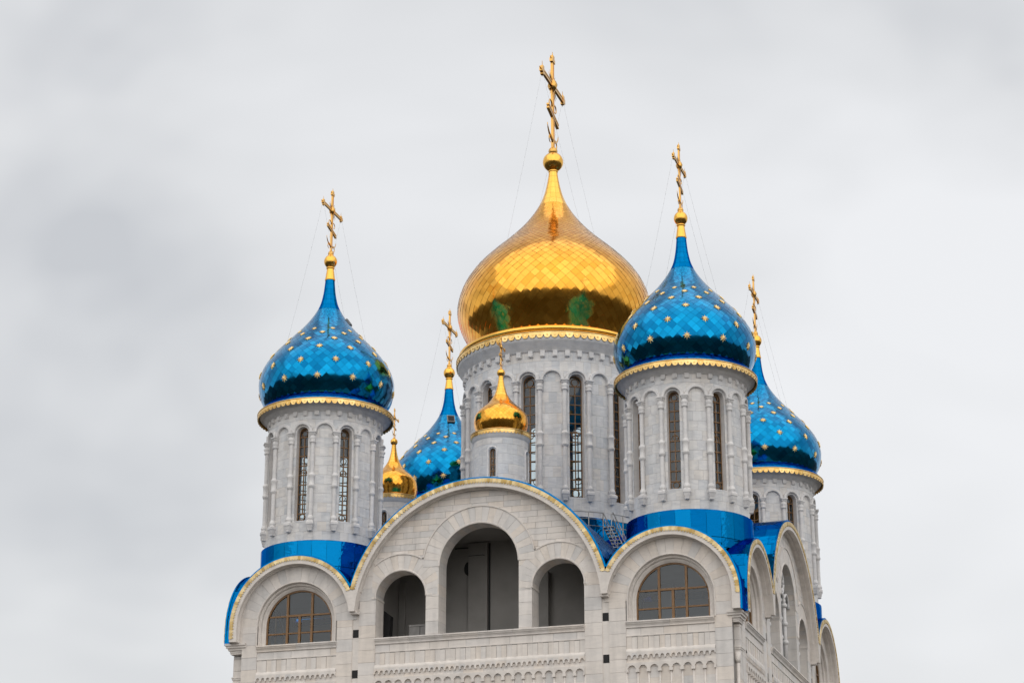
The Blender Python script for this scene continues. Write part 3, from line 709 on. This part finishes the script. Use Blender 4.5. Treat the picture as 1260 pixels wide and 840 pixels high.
def drum(c, R, z0, z1, nwin, hw, wz0, wzs, wallth, block, ring, label, az0=0.0):
    """cylindrical wall with arched windows; block = (course, length); ring = (r0, r1, zc, proud)"""
    fm = cmap(c, R); bay = 2*pi*R/nwin
    holes = [(az0*R+bay*i) for i in range(nwin)]
    reg = []; m = M()
    for h in holes:
        a, b = h-bay/2, h+bay/2
        n = 8
        reg += cols(a, h-hw, n, const(z0), const(z1)); reg += cols(h+hw, b, n, const(z0), const(z1))
        reg += cols(h-hw, h+hw, 10, circ(h, wzs, hw), const(z1), True); reg += cols(h-hw, h+hw, 2, const(z0), const(wz0))
        # reveals
        st = [(h-hw, wz0), (h-hw, wzs)]+[(h-hw*cos(pi*i/12), wzs+hw*sin(pi*i/12)) for i in range(1, 13)]+[(h+hw, wz0)]
        o = [fm(u, z, 0.018) for u, z in st]+[fm(h+(u-h)*(R-wallth)/R*1.0+(u-h)*wallth/R, z, -wallth) for u, z in st]
        k = len(st); m.add(o, [(i, i+k, (i+1) % k+k, (i+1) % k) for i in range(k)], 0.6)
    inner = M()
    for p in reg:
        m.add([fm(u, z, 0) for u, z in p], [(0, 1, 2, 3)], 0.5)
        inner.add([fm(u, z, -wallth) for u, z in p], [(3, 2, 1, 0)], 0.5)
    # floor and ceiling inside
    for zz in (z0+0.02, z1-0.02):
        inner.add([fm(2*pi*R*i/32, zz, -wallth) for i in range(32)], [tuple(range(32))])
    w = obj('drum', m, TRIMG, label=label); obj('drum_lining', inner, PLASTER, w)
    nc = max(1, round((z1-z0)/block[0])); cs = [z0+(z1-z0)*i/nc for i in range(nc+1)]
    a0 = az0*R-bay/2
    nb = nwin*max(2, round(bay/block[1])); bl = bay*nwin/nb
    rg2 = reg
    # bin region polys for speed
    for ci in range(nc):
        za, zb = cs[ci]+0.003, cs[ci+1]-0.003
        rg = [q for q in (clip_rect(p, -99, 99, za, zb) for p in rg2) if q]
        off = bl*0.5*(ci % 2)+ (rnd()-0.5)*0.06
        for i in range(nb):
            xa = a0+bl*i+off+0.0025; xb = xa+bl-0.005
            pcs = []
            for p in rg:
                if p and max(q[0] for q in p) > xa and min(q[0] for q in p) < xb:
                    q = clip_rect(p, xa, xb, -99, 99)
                    if q and area(q) > 1e-4: pcs.append(q)
                elif xb > a0+bay*nwin:
                    s = bay*nwin; pp = [(x+s, z) for x, z in p]
                    if min(q[0] for q in pp) < xb:
                        q = clip_rect(pp, xa, xb, -99, 99)
                        if q and area(q) > 1e-4: pcs.append(q)
            if pcs: stones(P_blk, [pcs], fm, w, MARBLE, 0, 0.016, 0.004)
    return w, fm, holes, bay
def arch_rings(w, fm, centers, r0, r1, zc, d, tail=0.0):
    m = M()
    for h in centers:
        sweep_arc(m, fm, h, zc, [(r0, -0.01), (r0, d*0.7), (r0+0.02, d), (r1-0.025, d), (r1-0.01, d*0.75), (r1, 0.0)], 0, pi, 18, zc-tail if tail else None, zc-tail if tail else None)
    return m
def scallop_trim(c, R, z0, z1, n, parent, material, d=0.03, name='gold_trim'):
    m = M(); fm = cmap(c, R); w = 2*pi*R/n
    for i in range(n):
        h = w*i; t = rnd(); zc = z0+w*0.36
        pts = [(h-w/2, z1), (h-w/2, zc+w*0.1), (h-w*0.42, zc)]+[(h-w*0.42*cos(pi*j/6), zc-w*0.36*sin(pi*j/6)) for j in range(1, 6)]+[(h+w*0.42, zc), (h+w/2, zc+w*0.1), (h+w/2, z1)]
        m.prism(ccw(pts), fm, -d, 0, t, True)
        # small pierced-looking rosette on each tooth
        m.prism(ccw([(h-w*0.16, z0+w*0.42), (h, z0+w*0.26), (h+w*0.16, z0+w*0.42), (h, z0+w*0.58)]), fm, 0, 0.012, 1-t)
    # rolled top edge
    m.lathe([(R-0.02, z1-0.02), (R+0.012, z1-0.015), (R+0.02, z1+0.005), (R+0.005, z1+0.02), (R-0.03, z1+0.02)], 96, c, tone=0.6)
    return obj(name, m, material, parent)
def interp(pr, z):
    for (za, ra), (zb, rb) in zip(pr, pr[1:]):
        if za <= z <= zb: return ra+(rb-ra)*(z-za)/(zb-za)
    return pr[-1][1] if z > pr[-1][0] else pr[0][1]
def smooth_profile(pr, n=140):                 # Catmull-Rom through (z, r)
    out = []; k = len(pr)
    for i in range(k-1):
        p0, p1, p2, p3 = pr[max(0, i-1)], pr[i], pr[i+1], pr[min(k-1, i+2)]
        for j in range(8):
            t = j/8; out.append(tuple(0.5*((2*p1[q])+(-p0[q]+p2[q])*t+(2*p0[q]-5*p1[q]+4*p2[q]-p3[q])*t*t+(-p0[q]+3*p1[q]-3*p2[q]+p3[q])*t**3) for q in (0, 1)))
    out.append(pr[-1]); return out
def dome(c, prof, Nn, rcut, tilt, mat_scale, mat_sheet, pieces, name, label=None, bias=0.010):
    pr = smooth_profile(prof)
    m = M(); m.lathe([(max(r-0.016, 0.01), z) for z, r in pr], 96, c, tone=0.25)
    d = obj(name, m, mat_sheet, label=label)
    # arc length table
    S_ = [0]
    for (za, ra), (zb, rb) in zip(pr, pr[1:]): S_.append(S_[-1]+sqrt((zb-za)**2+(rb-ra)**2))
    def at(s):
        s = min(max(s, 0), S_[-1])
        lo, hi = 0, len(S_)-1
        while hi-lo > 1:
            md = (lo+hi)//2
            if S_[md] <= s: lo = md
            else: hi = md
        t = (s-S_[lo])/(S_[hi]-S_[lo]); return pr[lo][0]+(pr[hi][0]-pr[lo][0])*t, pr[lo][1]+(pr[hi][1]-pr[lo][1])*t
    rows = [0.0]
    while True:
        z, r = at(rows[-1])
        if rows[-1] > S_[-1]*0.3 and r < rcut: break
        rows.append(rows[-1]+2*pi*r/Nn*0.5)
        if rows[-1] >= S_[-1]: break
    zr = [at(s) for s in rows]
    st = 2*pi/Nn
    for i in range(0, len(rows)-1):
        zt, rt = zr[min(i+1, len(rows)-1)]; zc, rc = zr[i]
        zb_, rb_ = zr[i-1] if i else zr[0]
        # meridian normal
        tz, trr = zt-zb_, rt-rb_; ln = sqrt(tz*tz+trr*trr) or 1; nr, nz = tz/ln, -trr/ln
        for j in range(Nn):
            th = st*(j+(0.5 if i % 2 else 0))
            g = 0.98
            def P(r, z, t): return (c[0]+r*sin(t), c[1]-r*cos(t), z)
            cen = P(rc, zc, th); nn = (nr*sin(th), -nr*cos(th), nz)
            a1, a2 = random.gauss(0, tilt), random.gauss(0, tilt)+bias
            ex = (cos(th), sin(th), 0); ey = (-nz*sin(th), nz*cos(th), nr)
            wv, sc0 = st/2*g, rows[i]; su = (rows[min(i+1, len(rows)-1)]-sc0)*g; sl = (sc0-rows[max(i-1, 0)])*g
            grid = []
            for bi in range(3):                # lattice along the two diagonals of the lozenge, following the dome
                for ai in range(3):
                    u = (ai-bi)/2; v = (ai+bi)/2-1
                    z, r = at(sc0+v*(su if v > 0 else sl))
                    p = P(r, z, th+u*wv)
                    dv = [p[k]-cen[k] for k in range(3)]
                    x = sum(dv[k]*ex[k] for k in range(3)); y = sum(dv[k]*ey[k] for k in range(3))
                    h = 0.008+a1*x-a2*y+(0.0022 if ai == bi == 1 else 0)*rc/2.5
                    grid.append(tuple(p[k]+nn[k]*h for k in range(3)))
            top = [grid[0], grid[2], grid[8], grid[6]]
            rim = [grid[k] for k in (0, 1, 2, 5, 8, 7, 6, 3)]
            bot = [tuple(p[k]-nn[k]*0.022 for k in range(3)) for p in rim]
            mm = M(); tn = rnd()
            mm.add(grid, [(0, 1, 4, 3), (1, 2, 5, 4), (3, 4, 7, 6), (4, 5, 8, 7)], tn, True)
            mm.add(rim+bot, [(k, k+8, (k+1) % 8+8, (k+1) % 8) for k in range(8)], tn)
            pieces.add(mm, score(top), d, mat_scale)
    # neck clad in tall sheets
    s0 = rows[-1]; nk = M(); ns = 12; smax = S_[-1]; rings_ = [s0+(smax-s0)*i/6 for i in range(7)]
    for i in range(6):
        for j in range(ns):
            vs = []
            t = 0.4+0.25*rnd()
            sa = rings_[i]+0.003; sb = rings_[i+1]-0.003
            for k in range(4):
                s = sa+(sb-sa)*k/3; z, r = at(s)
                for e in (0.01, 0.5, 0.99):
                    vs.append((c[0]+(r+0.004)*sin(2*pi*(j+e)/ns), c[1]-(r+0.004)*cos(2*pi*(j+e)/ns), z))
            nk.add(vs, [(k*3+e, k*3+e+1, k*3+e+4, k*3+e+3) for k in range(3) for e in (0, 1)], t, True)
    obj('neck_sheet', nk, mat_sheet, d)
    return d, pr
def star_mesh(r):
    m = M(); k = 16; pts = [((r if i % 2 == 0 else r*0.45)*cos(pi*i/8), (r if i % 2 == 0 else r*0.45)*sin(pi*i/8)) for i in range(k)]
    pts = [(x*(1 if i % 4 == 0 else 0.9), y*(1 if i % 4 == 0 else 0.9)) for i, (x, y) in enumerate(pts)]
    vs = [(0, -0.05, 0)]+[(x, -0.022, y) for x, y in pts]+[(x, 0.01, y) for x, y in pts]
    fs = [(0, 1+i, 1+(i+1) % k) for i in range(k)]+[(1+i, 1+k+i, 1+k+(i+1) % k, 1+(i+1) % k) for i in range(k)]
    m.add(vs, fs); me = m.mesh('star'); me.materials.append(STARG); return me
STAR = star_mesh(0.155)
def place_stars(d, c, pr):
    for row, z in enumerate((25.94, 26.58, 27.18, 27.62, 27.96, 28.2)):
        r = interp(pr, z); dr = (interp(pr, z+0.05)-interp(pr, z-0.05))/0.1
        for j in range(12):
            az = R_(30*j+(15 if row % 2 == 0 else 0))
            o = obj('star', STAR, None, d, (c[0]+(r+0.01)*sin(az), c[1]-(r+0.01)*cos(az), z), 0)
            o.rotation_euler = (-math.atan(-dr), 0, az); o.scale = ((0.98, 0.98, 0.95, 0.88, 0.78, 0.68)[row],)*3
# crosses: one design, three sizes
def cross_parts():
    P = {}
    m = M()
    for dy in (-0.027, 0.027): m.box(-0.019, 0.019, dy-0.011, dy+0.011, 0, 1.62)
    m.box(-0.014, 0.014, -0.02, 0.02, 0, 1.62)
    m.box(-0.02, 0.02, -0.06, 0.06, -0.02, 0.06); m.ball((0, 0, 0.02), 0.075, 10, 6)
    for z in (1.62,): 
        m.box(-0.026, 0.026, -0.075, 0.075, z-0.02, z+0.045); m.box(-0.026, 0.026, -0.04, 0.04, z+0.045, z+0.10)
    P['cross'] = m
    m = M(); z = 1.19
    for dz in (-0.029, 0.029): m.box(-0.0195, 0.0195, -0.54, 0.54, z+dz-0.011, z+dz+0.011)
    m.box(-0.0145, 0.0145, -0.54, 0.54, z-0.02, z+0.02)
    for s in (-1, 1):
        ys = sorted((s*0.535, s*0.60)); m.box(-0.026, 0.026, ys[0], ys[1], z-0.075, z+0.075)
        ys = sorted((s*0.60, s*0.645)); m.box(-0.026, 0.026, ys[0], ys[1], z-0.038, z+0.038)
    P['crossbar'] = m
    m = M(); m.lathe([(0.001, 1.05), (0.06, 1.12), (0.085, 1.19), (0.06, 1.26), (0.001, 1.33)], 8); P['boss'] = m
    m = M()                                    # thin rays and finials
    for s in (-1, 1):
        for a in (35, 55): m.tube([(0, s*0.08*cos(R_(a)), 1.19+0.08*sin(R_(a))), (0, s*0.26*cos(R_(a)), 1.19+0.26*sin(R_(a)))], [0.012, 0.003], 5); m.tube([(0, s*0.08*cos(R_(a)), 1.19-0.08*sin(R_(a))), (0, s*0.26*cos(R_(a)), 1.19-0.26*sin(R_(a)))], [0.012, 0.003], 5)
        m.tube([(0, s*0.57, 1.08), (0, s*0.57, 1.19), (0, s*0.57, 1.36)], [0.004, 0.014, 0.003], 5)
        m.tube([(0, s*0.645, 1.19), (0, s*0.73, 1.19)], [0.014, 0.003], 5)
        m.tube([(0, s*0.05, 1.64), (0, s*0.12, 1.68)], [0.014, 0.003], 5)
    m.tube([(0, 0, 1.70), (0, 0, 1.80)], [0.016, 0.003], 5)
    P['finial'] = m
    m = M()                                    # slanting foot bar
    for dz in (-0.028, 0.028): m.add([(x, y, z0) for x in (-0.0235, 0.0235) for y, z0 in ((-0.27, 0.63+dz+0.07), (0.27, 0.63+dz-0.07), (0.27, 0.66+dz-0.07), (-0.27, 0.66+dz+0.07))], [(3, 2, 1, 0), (4, 5, 6, 7), (0, 1, 5, 4), (1, 2, 6, 5), (2, 3, 7, 6), (3, 0, 4, 7)])
    P['foot_bar'] = m
    m = M()                                    # crescent and scrolls
    for s in (-1, 1):
        m.tube([(0, s*0.30*sin(t*1.45), 0.36-0.22*cos(t*1.45)+0.07) for t in [i/10 for i in range(11)]], [0.024-0.0018*i for i in range(11)], 6)
        for zc, r0 in ((0.80, 0.10), (0.17, 0.11)):
            m.tube([(0, s*(0.03+r0-r0*(1-t*0.62)*cos(t*5.2)), zc+r0*(1-t*0.62)*sin(t*5.2)) for t in [i/14 for i in range(15)]], [0.015-0.0007*i for i in range(15)], 6)
    P['scroll'] = m
    out = {}
    for k, mm in P.items():
        me = mm.mesh(k); me.materials.append(CROSSG); out[k] = me
    return out
CR = cross_parts()
def cross(c, z0, s, label=None):
    o = obj('cross', CR['cross'], None, None, (c[0], c[1], z0), 0, label, scale=s)
    for k in ('crossbar', 'boss', 'finial', 'foot_bar', 'scroll'):
        obj(k, CR[k], None, o)
    return o
def wires(c, zb, L, pr, zd, spread=0.9):
    """four stay wires from the ends of the crossbar to the shoulder of the dome"""
    for sy in (-1, 1):
        for sx in (-1, 1):
            r = interp(pr, zd); az = atan2(sx*spread, -sy*0.75)
            a = (c[0]+sx*0.02, c[1]+sy*L, zb); b = (c[0]+r*sin(az), c[1]-r*cos(az), zd)
            m = M(); n = 10
            sag = lambda t: -0.10*4*t*(1-t)
            m.tube([tuple(a[k]+(b[k]-a[k])*i/n+(sag(i/n) if k == 2 else 0) for k in range(3)) for i in range(n+1)], 0.0027, 4)
            ln = sqrt(sum((a[k]-b[k])**2 for k in range(3))); nb = int(ln/0.36)
            for i in range(1, nb): 
                t = i/nb; m.ball(tuple(a[k]+(b[k]-a[k])*t+(sag(t) if k == 2 else 0) for k in range(3)), 0.010, 6, 4)
            obj('stay_wire', m, WIRE)

# ---- four corner towers
BLUEP = [(25.33, 2.27), (25.5, 2.39), (25.71, 2.50), (25.93, 2.56), (26.14, 2.59), (26.36, 2.59), (26.57, 2.55), (26.8, 2.47), (27.03, 2.35), (27.28, 2.18), (27.54, 1.97), (27.81, 1.72), (28.11, 1.44), (28.42, 1.14), (28.73, 0.87), (29.04, 0.64), (29.34, 0.46), (29.63, 0.335), (29.91, 0.265), (30.19, 0.22), (30.66, 0.175)]
HB = dict(id='small', k=1.0, k0=23.46, k1=23.88, c0=21.77, c1=22.27, b0=20.13, b1=20.68, cb=20.4)
def corner_tower(c, where, hatch):
    R = 2.085
    w, fm, holes, bay = drum(c, R, 19.80, 24.72, 8, 0.225, 20.56, 23.88, 0.30, (0.36, 0.30), None, 'grey marble drum of the %s tower' % where)
    cen = [h+bay/2*k for h in holes for k in (0, 1)]
    m = arch_rings(w, fm, cen, 0.275, 0.395, 23.89, 0.11); obj('blind_arcade', m, TRIMG, w)
    for i in range(16): colonnette(c, (i+0.5)*pi/8, R, HB)
    for h in holes: slit_window(c, h/R, R-0.20, 0.222, 20.57, 23.87, 9)
    # cornice, modillions, gold edge
    m = M(); m.lathe([(R-0.02, 24.66), (R+0.06, 24.68), (R+0.06, 24.72), (R+0.12, 24.735), (R+0.14, 24.79), (R+0.22, 24.83), (R+0.25, 24.88), (R+0.33, 24.91), (R+0.39, 24.97), (R+0.40, 25.03), (R, 25.05)], 96, c)
    co = obj('cornice', m, TRIMG)
    mm = M(); mm.box(-0.08, 0.08, -0.062, 0.02, 24.55, 24.69); mm.box(-0.08, 0.08, -0.045, 0.02, 24.52, 24.552); me = mm.mesh('modillion'); me.materials.append(TRIMG)
    for i in range(32):
        a = (i+0.25)*pi/16; obj('modillion', me, None, co, (c[0]+(R+0.02)*sin(a), c[1]-(R+0.02)*cos(a), 0), a)
    scallop_trim(c, 2.55, 24.85, 25.06, 72, co, TRIMGOLD)
    m = M(); m.lathe([(2.53, 25.05), (2.50, 25.12), (2.42, 25.22), (2.34, 25.32), (2.24, 25.38), (2.1, 25.38)], 96, c, tone=0.3); obj('dome_skirt', m, BLUES)
    d, pr = dome(c, [(z, r*(0.97 if where == 'rear right' else 0.984)) for z, r in BLUEP], 48, 0.46, 0.011, BLUE, BLUES, P_bs, 'blue_dome', 'blue onion dome with golden stars on the %s tower' % where)
    place_stars(d, c, pr)
    m = M(); m.lathe([(0.19, 30.62), (0.205, 30.66), (0.19, 30.70), (0.125, 31.16)], 24, c); obj('spire_cone', m, GOLDS)
    m = M(); m.ball((c[0], c[1], 31.42), 0.255, 28, 16, 1.06); m.lathe([(0.14, 31.10), (0.17, 31.14), (0.14, 31.18)], 20, c); m.lathe([(0.12, 31.66), (0.10, 31.72), (0.05, 31.76)], 16, c); obj('orb', m, GOLDS)
    cross(c, 31.72, 1.55, 'gilded cross on the %s tower' % where); wires(c, 33.55, 0.92, pr, 27.9)
    # blue sheet collar at the foot
    m = M(); roofz = lambda a, r: ZS-0.06+max(sqrt(max(RS**2-(r*sin(a))**2, 0)), sqrt(max(RS**2-(r*cos(a))**2, 0)))
    zl = [roofz(2*pi*i/64, R+0.11) for i in range(64)]
    rr3 = [[(c[0]+r*sin(2*pi*i/64), c[1]-r*cos(2*pi*i/64), z if z else zl[i]) for i in range(64)] for r, z in ((R-0.3, 19.81), (R+0.04, 19.82), (R+0.10, 19.80), (R+0.11, None))]
    m.add(sum(rr3, []), [(k*64+i, k*64+(i+1) % 64, (k+1)*64+(i+1) % 64, (k+1)*64+i) for k in range(3) for i in range(64)], 0.3, True); bd = obj('foot_band', m, BLUES)
    nb = 26; fb = cmap(c, R+0.125)
    for i in range(nb):
        for za, zb in ((18.86, 19.78), (18.43, 18.84)):
            ww = 2*pi*(R+0.125)/nb; a = ww*i+0.005; b = a+ww-0.01; mm = M(); t1, t2 = (rnd()-0.5)*0.02, (rnd()-0.5)*0.03
            um = (a+b)/2; za = max(za, roofz(um/(R+0.125), R+0.125))
            if zb-za < 0.04: continue
            ps = []
            for q in range(4):
                u = a+(b-a)*q/3; ps.append(u)
            top = [fb(u, zb, 0.01+t2*0.3+t1*(u-um)) for u in ps]; bot = [fb(u, za, 0.01-t2*0.3+t1*(u-um)) for u in ps]
            mm.add(bot+top, [(q, q+1, q+5, q+4) for q in range(3)], rnd(), True)
            P_band.add(mm, score([bot[0], bot[3], top[3], top[0]]), bd, BLUES)
    if hatch:
        az, z = hatch[:2]; r = interp(pr, z); dr = (interp(pr, z+0.05)-interp(pr, z-0.05))/0.1
        m = M(); k = hatch[2]; m.box(-0.19*k, 0.19*k, -0.07, 0.02, -0.24*k, 0.24*k); m.box(-0.15*k, 0.15*k, -0.075, -0.06, -0.19*k, 0.19*k)
        o = obj('roof_hatch', m, GREYBOX, d, (c[0]+r*sin(az), c[1]-r*cos(az), z), 0); o.rotation_euler = (-math.atan(-dr)*1.0, 0, az)
        m = M(); m.box(-0.145*k, 0.145*k, -0.079, -0.075, -0.185*k, 0.185*k); o2 = obj('roof_hatch', m, DARK, d, (c[0]+r*sin(az), c[1]-r*cos(az), z), 0); o2.rotation_euler = o.rotation_euler; o2.name = 'hatch_opening'
corner_tower((6.97, -7), 'front right', None)
corner_tower((-6.94, -7), 'front left', (R_(100), 28.85, 0.6))
corner_tower((-7, 7), 'rear left', (R_(28), 29.05, 0.9))
corner_tower((6.92, 7), 'rear right', None)

# ---- central tower
C0 = (0, 0)
GOLDP = [(29.18, 3.40), (29.45, 3.50), (29.65, 3.58), (29.9, 3.70), (30.2, 3.85), (30.49, 3.95), (30.78, 4.01), (31.08, 4.02), (31.38, 3.98), (31.69, 3.90), (32.01, 3.77), (32.33, 3.59), (32.67, 3.35), (33.04, 3.02), (33.45, 2.60), (33.9, 2.10), (34.39, 1.59), (34.86, 1.17), (35.32, 0.83), (35.75, 0.58), (36.18, 0.40), (36.59, 0.29), (37.0, 0.21), (37.3, 0.175)]
RC = 3.58
w, fm, holes, bay = drum(C0, RC, 21.35, 28.12, 12, 0.285, 22.27, 26.9, 0.40, (0.42, 0.31), None, 'broad grey marble drum under the golden dome')
cen = [h+bay/2*k for h in holes for k in (0, 1)]
obj('blind_arcade', arch_rings(w, fm, cen, 0.325, 0.455, 26.92, 0.13), TRIMG, w)
HC = dict(id='large', k=1.12, k0=26.50, k1=26.91, c0=24.26, c1=24.81, b0=22.08, b1=22.66, cb=22.4)
for i in range(24): colonnette(C0, (i+0.5)*pi/12, RC, HC)
for h in holes: slit_window(C0, h/RC, RC-0.24, 0.282, 22.28, 26.89, 12)
m = M(); m.lathe([(RC-0.02, 28.06), (RC+0.07, 28.08), (RC+0.07, 28.13), (RC+0.11, 28.16), (RC+0.13, 28.24), (RC+0.20, 28.30), (RC+0.22, 28.36), (RC+0.29, 28.42), (RC+0.33, 28.5), (RC+0.34, 28.74), (RC, 28.76)], 128, C0)
co = obj('cornice', m, TRIMG)
mm = M(); mm.box(-0.09, 0.09, -0.10, 0.02, 27.88, 28.10); mm.box(-0.09, 0.09, -0.075, 0.02, 27.85, 27.882); me = mm.mesh('modillion'); me.materials.append(TRIMG)
for i in range(48):
    a = (i+0.25)*pi/24; obj('modillion', me, None, co, ((RC+0.02)*sin(a), -(RC+0.02)*cos(a), 0), a)
scallop_trim(C0, 3.96, 28.53, 28.78, 86, co, TRIMGOLD)
m = M(); m.lathe([(3.94, 28.79), (3.80, 28.81), (3.80, 28.86), (3.86, 28.90), (3.885, 28.97), (3.87, 29.04), (3.81, 29.09), (3.70, 29.12), (3.40, 29.14)], 128, C0, tone=0.5); obj('dome_skirt', m, GOLDS)
gd, gpr = dome(C0, [(z, r*0.978) for z, r in GOLDP], 62, 0.62, 0.011, GOLD, GOLDS, P_gs, 'golden_dome', 'large golden onion dome over the central drum', 0.035)
m = M(); m.lathe([(0.19, 37.25), (0.21, 37.29), (0.17, 37.35)], 24, C0); m.ball((0, 0, 37.72), 0.43, 32, 18, 0.98); m.lathe([(0.15, 38.1), (0.12, 38.18), (0.07, 38.22)], 16, C0); obj('orb', m, GOLDS)
cross(C0, 38.16, 2.62, 'tall gilded cross on the central golden dome'); wires(C0, 41.2, 1.5, gpr, 33.9)
m = M(); m.lathe([(RC+0.03, 21.52), (RC+0.12, 21.50), (RC+0.13, 19.5)], 72, C0, tone=0.3); bd = obj('foot_band', m, BLUES)
fb = cmap(C0, RC+0.145); nb = 40
for i in range(nb):
    ww = 2*pi*(RC+0.145)/nb; a = ww*i+0.005; b = a+ww-0.01; t1, t2 = (rnd()-0.5)*0.02, (rnd()-0.5)*0.03; mm = M()
    ps = [a+(b-a)*q/3 for q in range(4)]; um = (a+b)/2
    top = [fb(u, 21.48, 0.01+t2*0.3+t1*(u-um)) for u in ps]; bot = [fb(u, 20.3, 0.01-t2*0.3+t1*(u-um)) for u in ps]
    mm.add(bot+top, [(q, q+1, q+5, q+4) for q in range(3)], rnd(), True); P_band.add(mm, score([bot[0], bot[3], top[3], top[0]]), bd, BLUES)

# ---- four small golden cupolas on the ridges
CUPP = [(23.74, 0.86), (23.85, 0.90), (23.96, 0.94), (24.07, 0.97), (24.18, 0.985), (24.3, 0.98), (24.41, 0.965), (24.5, 0.93), (24.59, 0.86), (24.69, 0.77), (24.79, 0.66), (24.91, 0.52), (25.04, 0.40), (25.16, 0.315), (25.3, 0.24), (25.5, 0.17), (25.75, 0.115), (26.02, 0.08)]
for c, where in (((0, -6.956), 'front'), ((-6.87, 0), 'left'), ((6.6, 0), 'right'), ((0, 6.956), 'rear')):
    R = 0.985
    w, fm, holes, bay = drum(c, R, 20.9, 23.52, 4, 0.125, 21.92, 22.86, 0.14, (0.36, 0.36), None, 'small plain marble drum on the %s ridge' % where)
    for h in holes: obj('window_arch', arch_rings(w, fm, [h], 0.150, 0.215, 22.86, 0.05, tail=0.95), TRIMG, w)
    for h in holes: slit_window(c, h/R, R-0.09, 0.123, 21.92, 22.85, 3, False)
    m = M(); m.lathe([(R-0.01, 23.36), (R+0.04, 23.40), (R+0.05, 23.46), (R+0.09, 23.52), (R+0.10, 23.68), (R-0.1, 23.7)], 64, c); co = obj('cornice', m, TRIMG)
    scallop_trim(c, 1.10, 23.53, 23.69, 52, co, TRIMGOLD, 0.02)
    m = M(); m.lathe([(1.09, 23.70), (1.02, 23.745), (0.84, 23.76)], 64, c); obj('dome_skirt', m, GOLDS)
    d, pr = dome(c, CUPP, 40, 0.27, 0.010, GOLD, GOLDS, P_cs, 'cupola_dome', 'small golden onion cupola on the %s ridge' % where)
    m = M(); m.ball((c[0], c[1], 26.16), 0.15, 20, 12); m.lathe([(0.085, 25.97), (0.1, 26.0), (0.08, 26.03)], 14, c); obj('orb', m, GOLDS)
    cross(c, 26.29, 0.75, 'small gilded cross on the %s cupola' % where)

for P in (P_ash, P_tym, P_vou, P_roof, P_blk, P_gs, P_bs, P_cs, P_band): P.emit()

# ------------------------------------------------------------------ railing and steel stair on the roof beside the central drum
def arc(a0, a1, r, z, n=8): return [(r*sin(R_(a0+(a1-a0)*i/n)), -r*cos(R_(a0+(a1-a0)*i/n)), z) for i in range(n+1)]
def rig(name, base, label, cat):
    o = bpy.data.objects.new(name, None); COL.objects.link(o); o.location = base; o['label'] = label; o['category'] = cat
    def part(nm, path, r, n=6):
        m = M(); m.tube([tuple(p[k]-base[k] for k in range(3)) for p in path], r, n); return obj(nm, m, STEEL, o)
    return o, part
rl, part = rig('roof_railing', (2.4, -3.6, 20.4), 'grey pipe railing round the foot of the central drum', 'railing')
for a0, a1 in ((18, 40.6), (45.2, 58)):
    for z in (21.0, 21.26, 21.52): part('rail', arc(a0, a1, 4.35, z), 0.016)
for a in (18, 25.3, 33, 40.6, 45.2, 52, 58): part('post', [(4.35*sin(R_(a)), -4.35*cos(R_(a)), z) for z in (20.1, 21.53)], 0.02)
st_, part = rig('roof_stair', (3.4, -3.7, 19.4), 'steep grey steel stair with handrails going down into the roof valley', 'stair')
for ox, (ex, ey) in ((0, (0.74, -0.80)), (0.37, (0.74, -0.80))):
    t = (2.84+ox, -3.28)
    P0 = lambda k, h: (t[0]+ex*k, t[1]+ey*k, 21.0+h-1.35*k)
    part('stringer', [P0(0, 0), P0(1.1, 0)], 0.028)
    for h in (0.27, 0.52): part('handrail', [P0(0, h), P0(1.1, h)], 0.016)
    for i in range(7): part('baluster', [P0(i/6, 0), P0(i/6, 0.53)], 0.013)
for i in range(9):
    k = (i+0.3)/9*1.05
    m = M(); a = (2.84+0.74*k-3.4, -3.28-0.80*k+3.7, 21.0-1.35*k-19.4); m.box(a[0], a[0]+0.37, a[1]-0.10, a[1]+0.10, a[2]-0.012, a[2]+0.012); obj('tread', m, STEEL, st_)
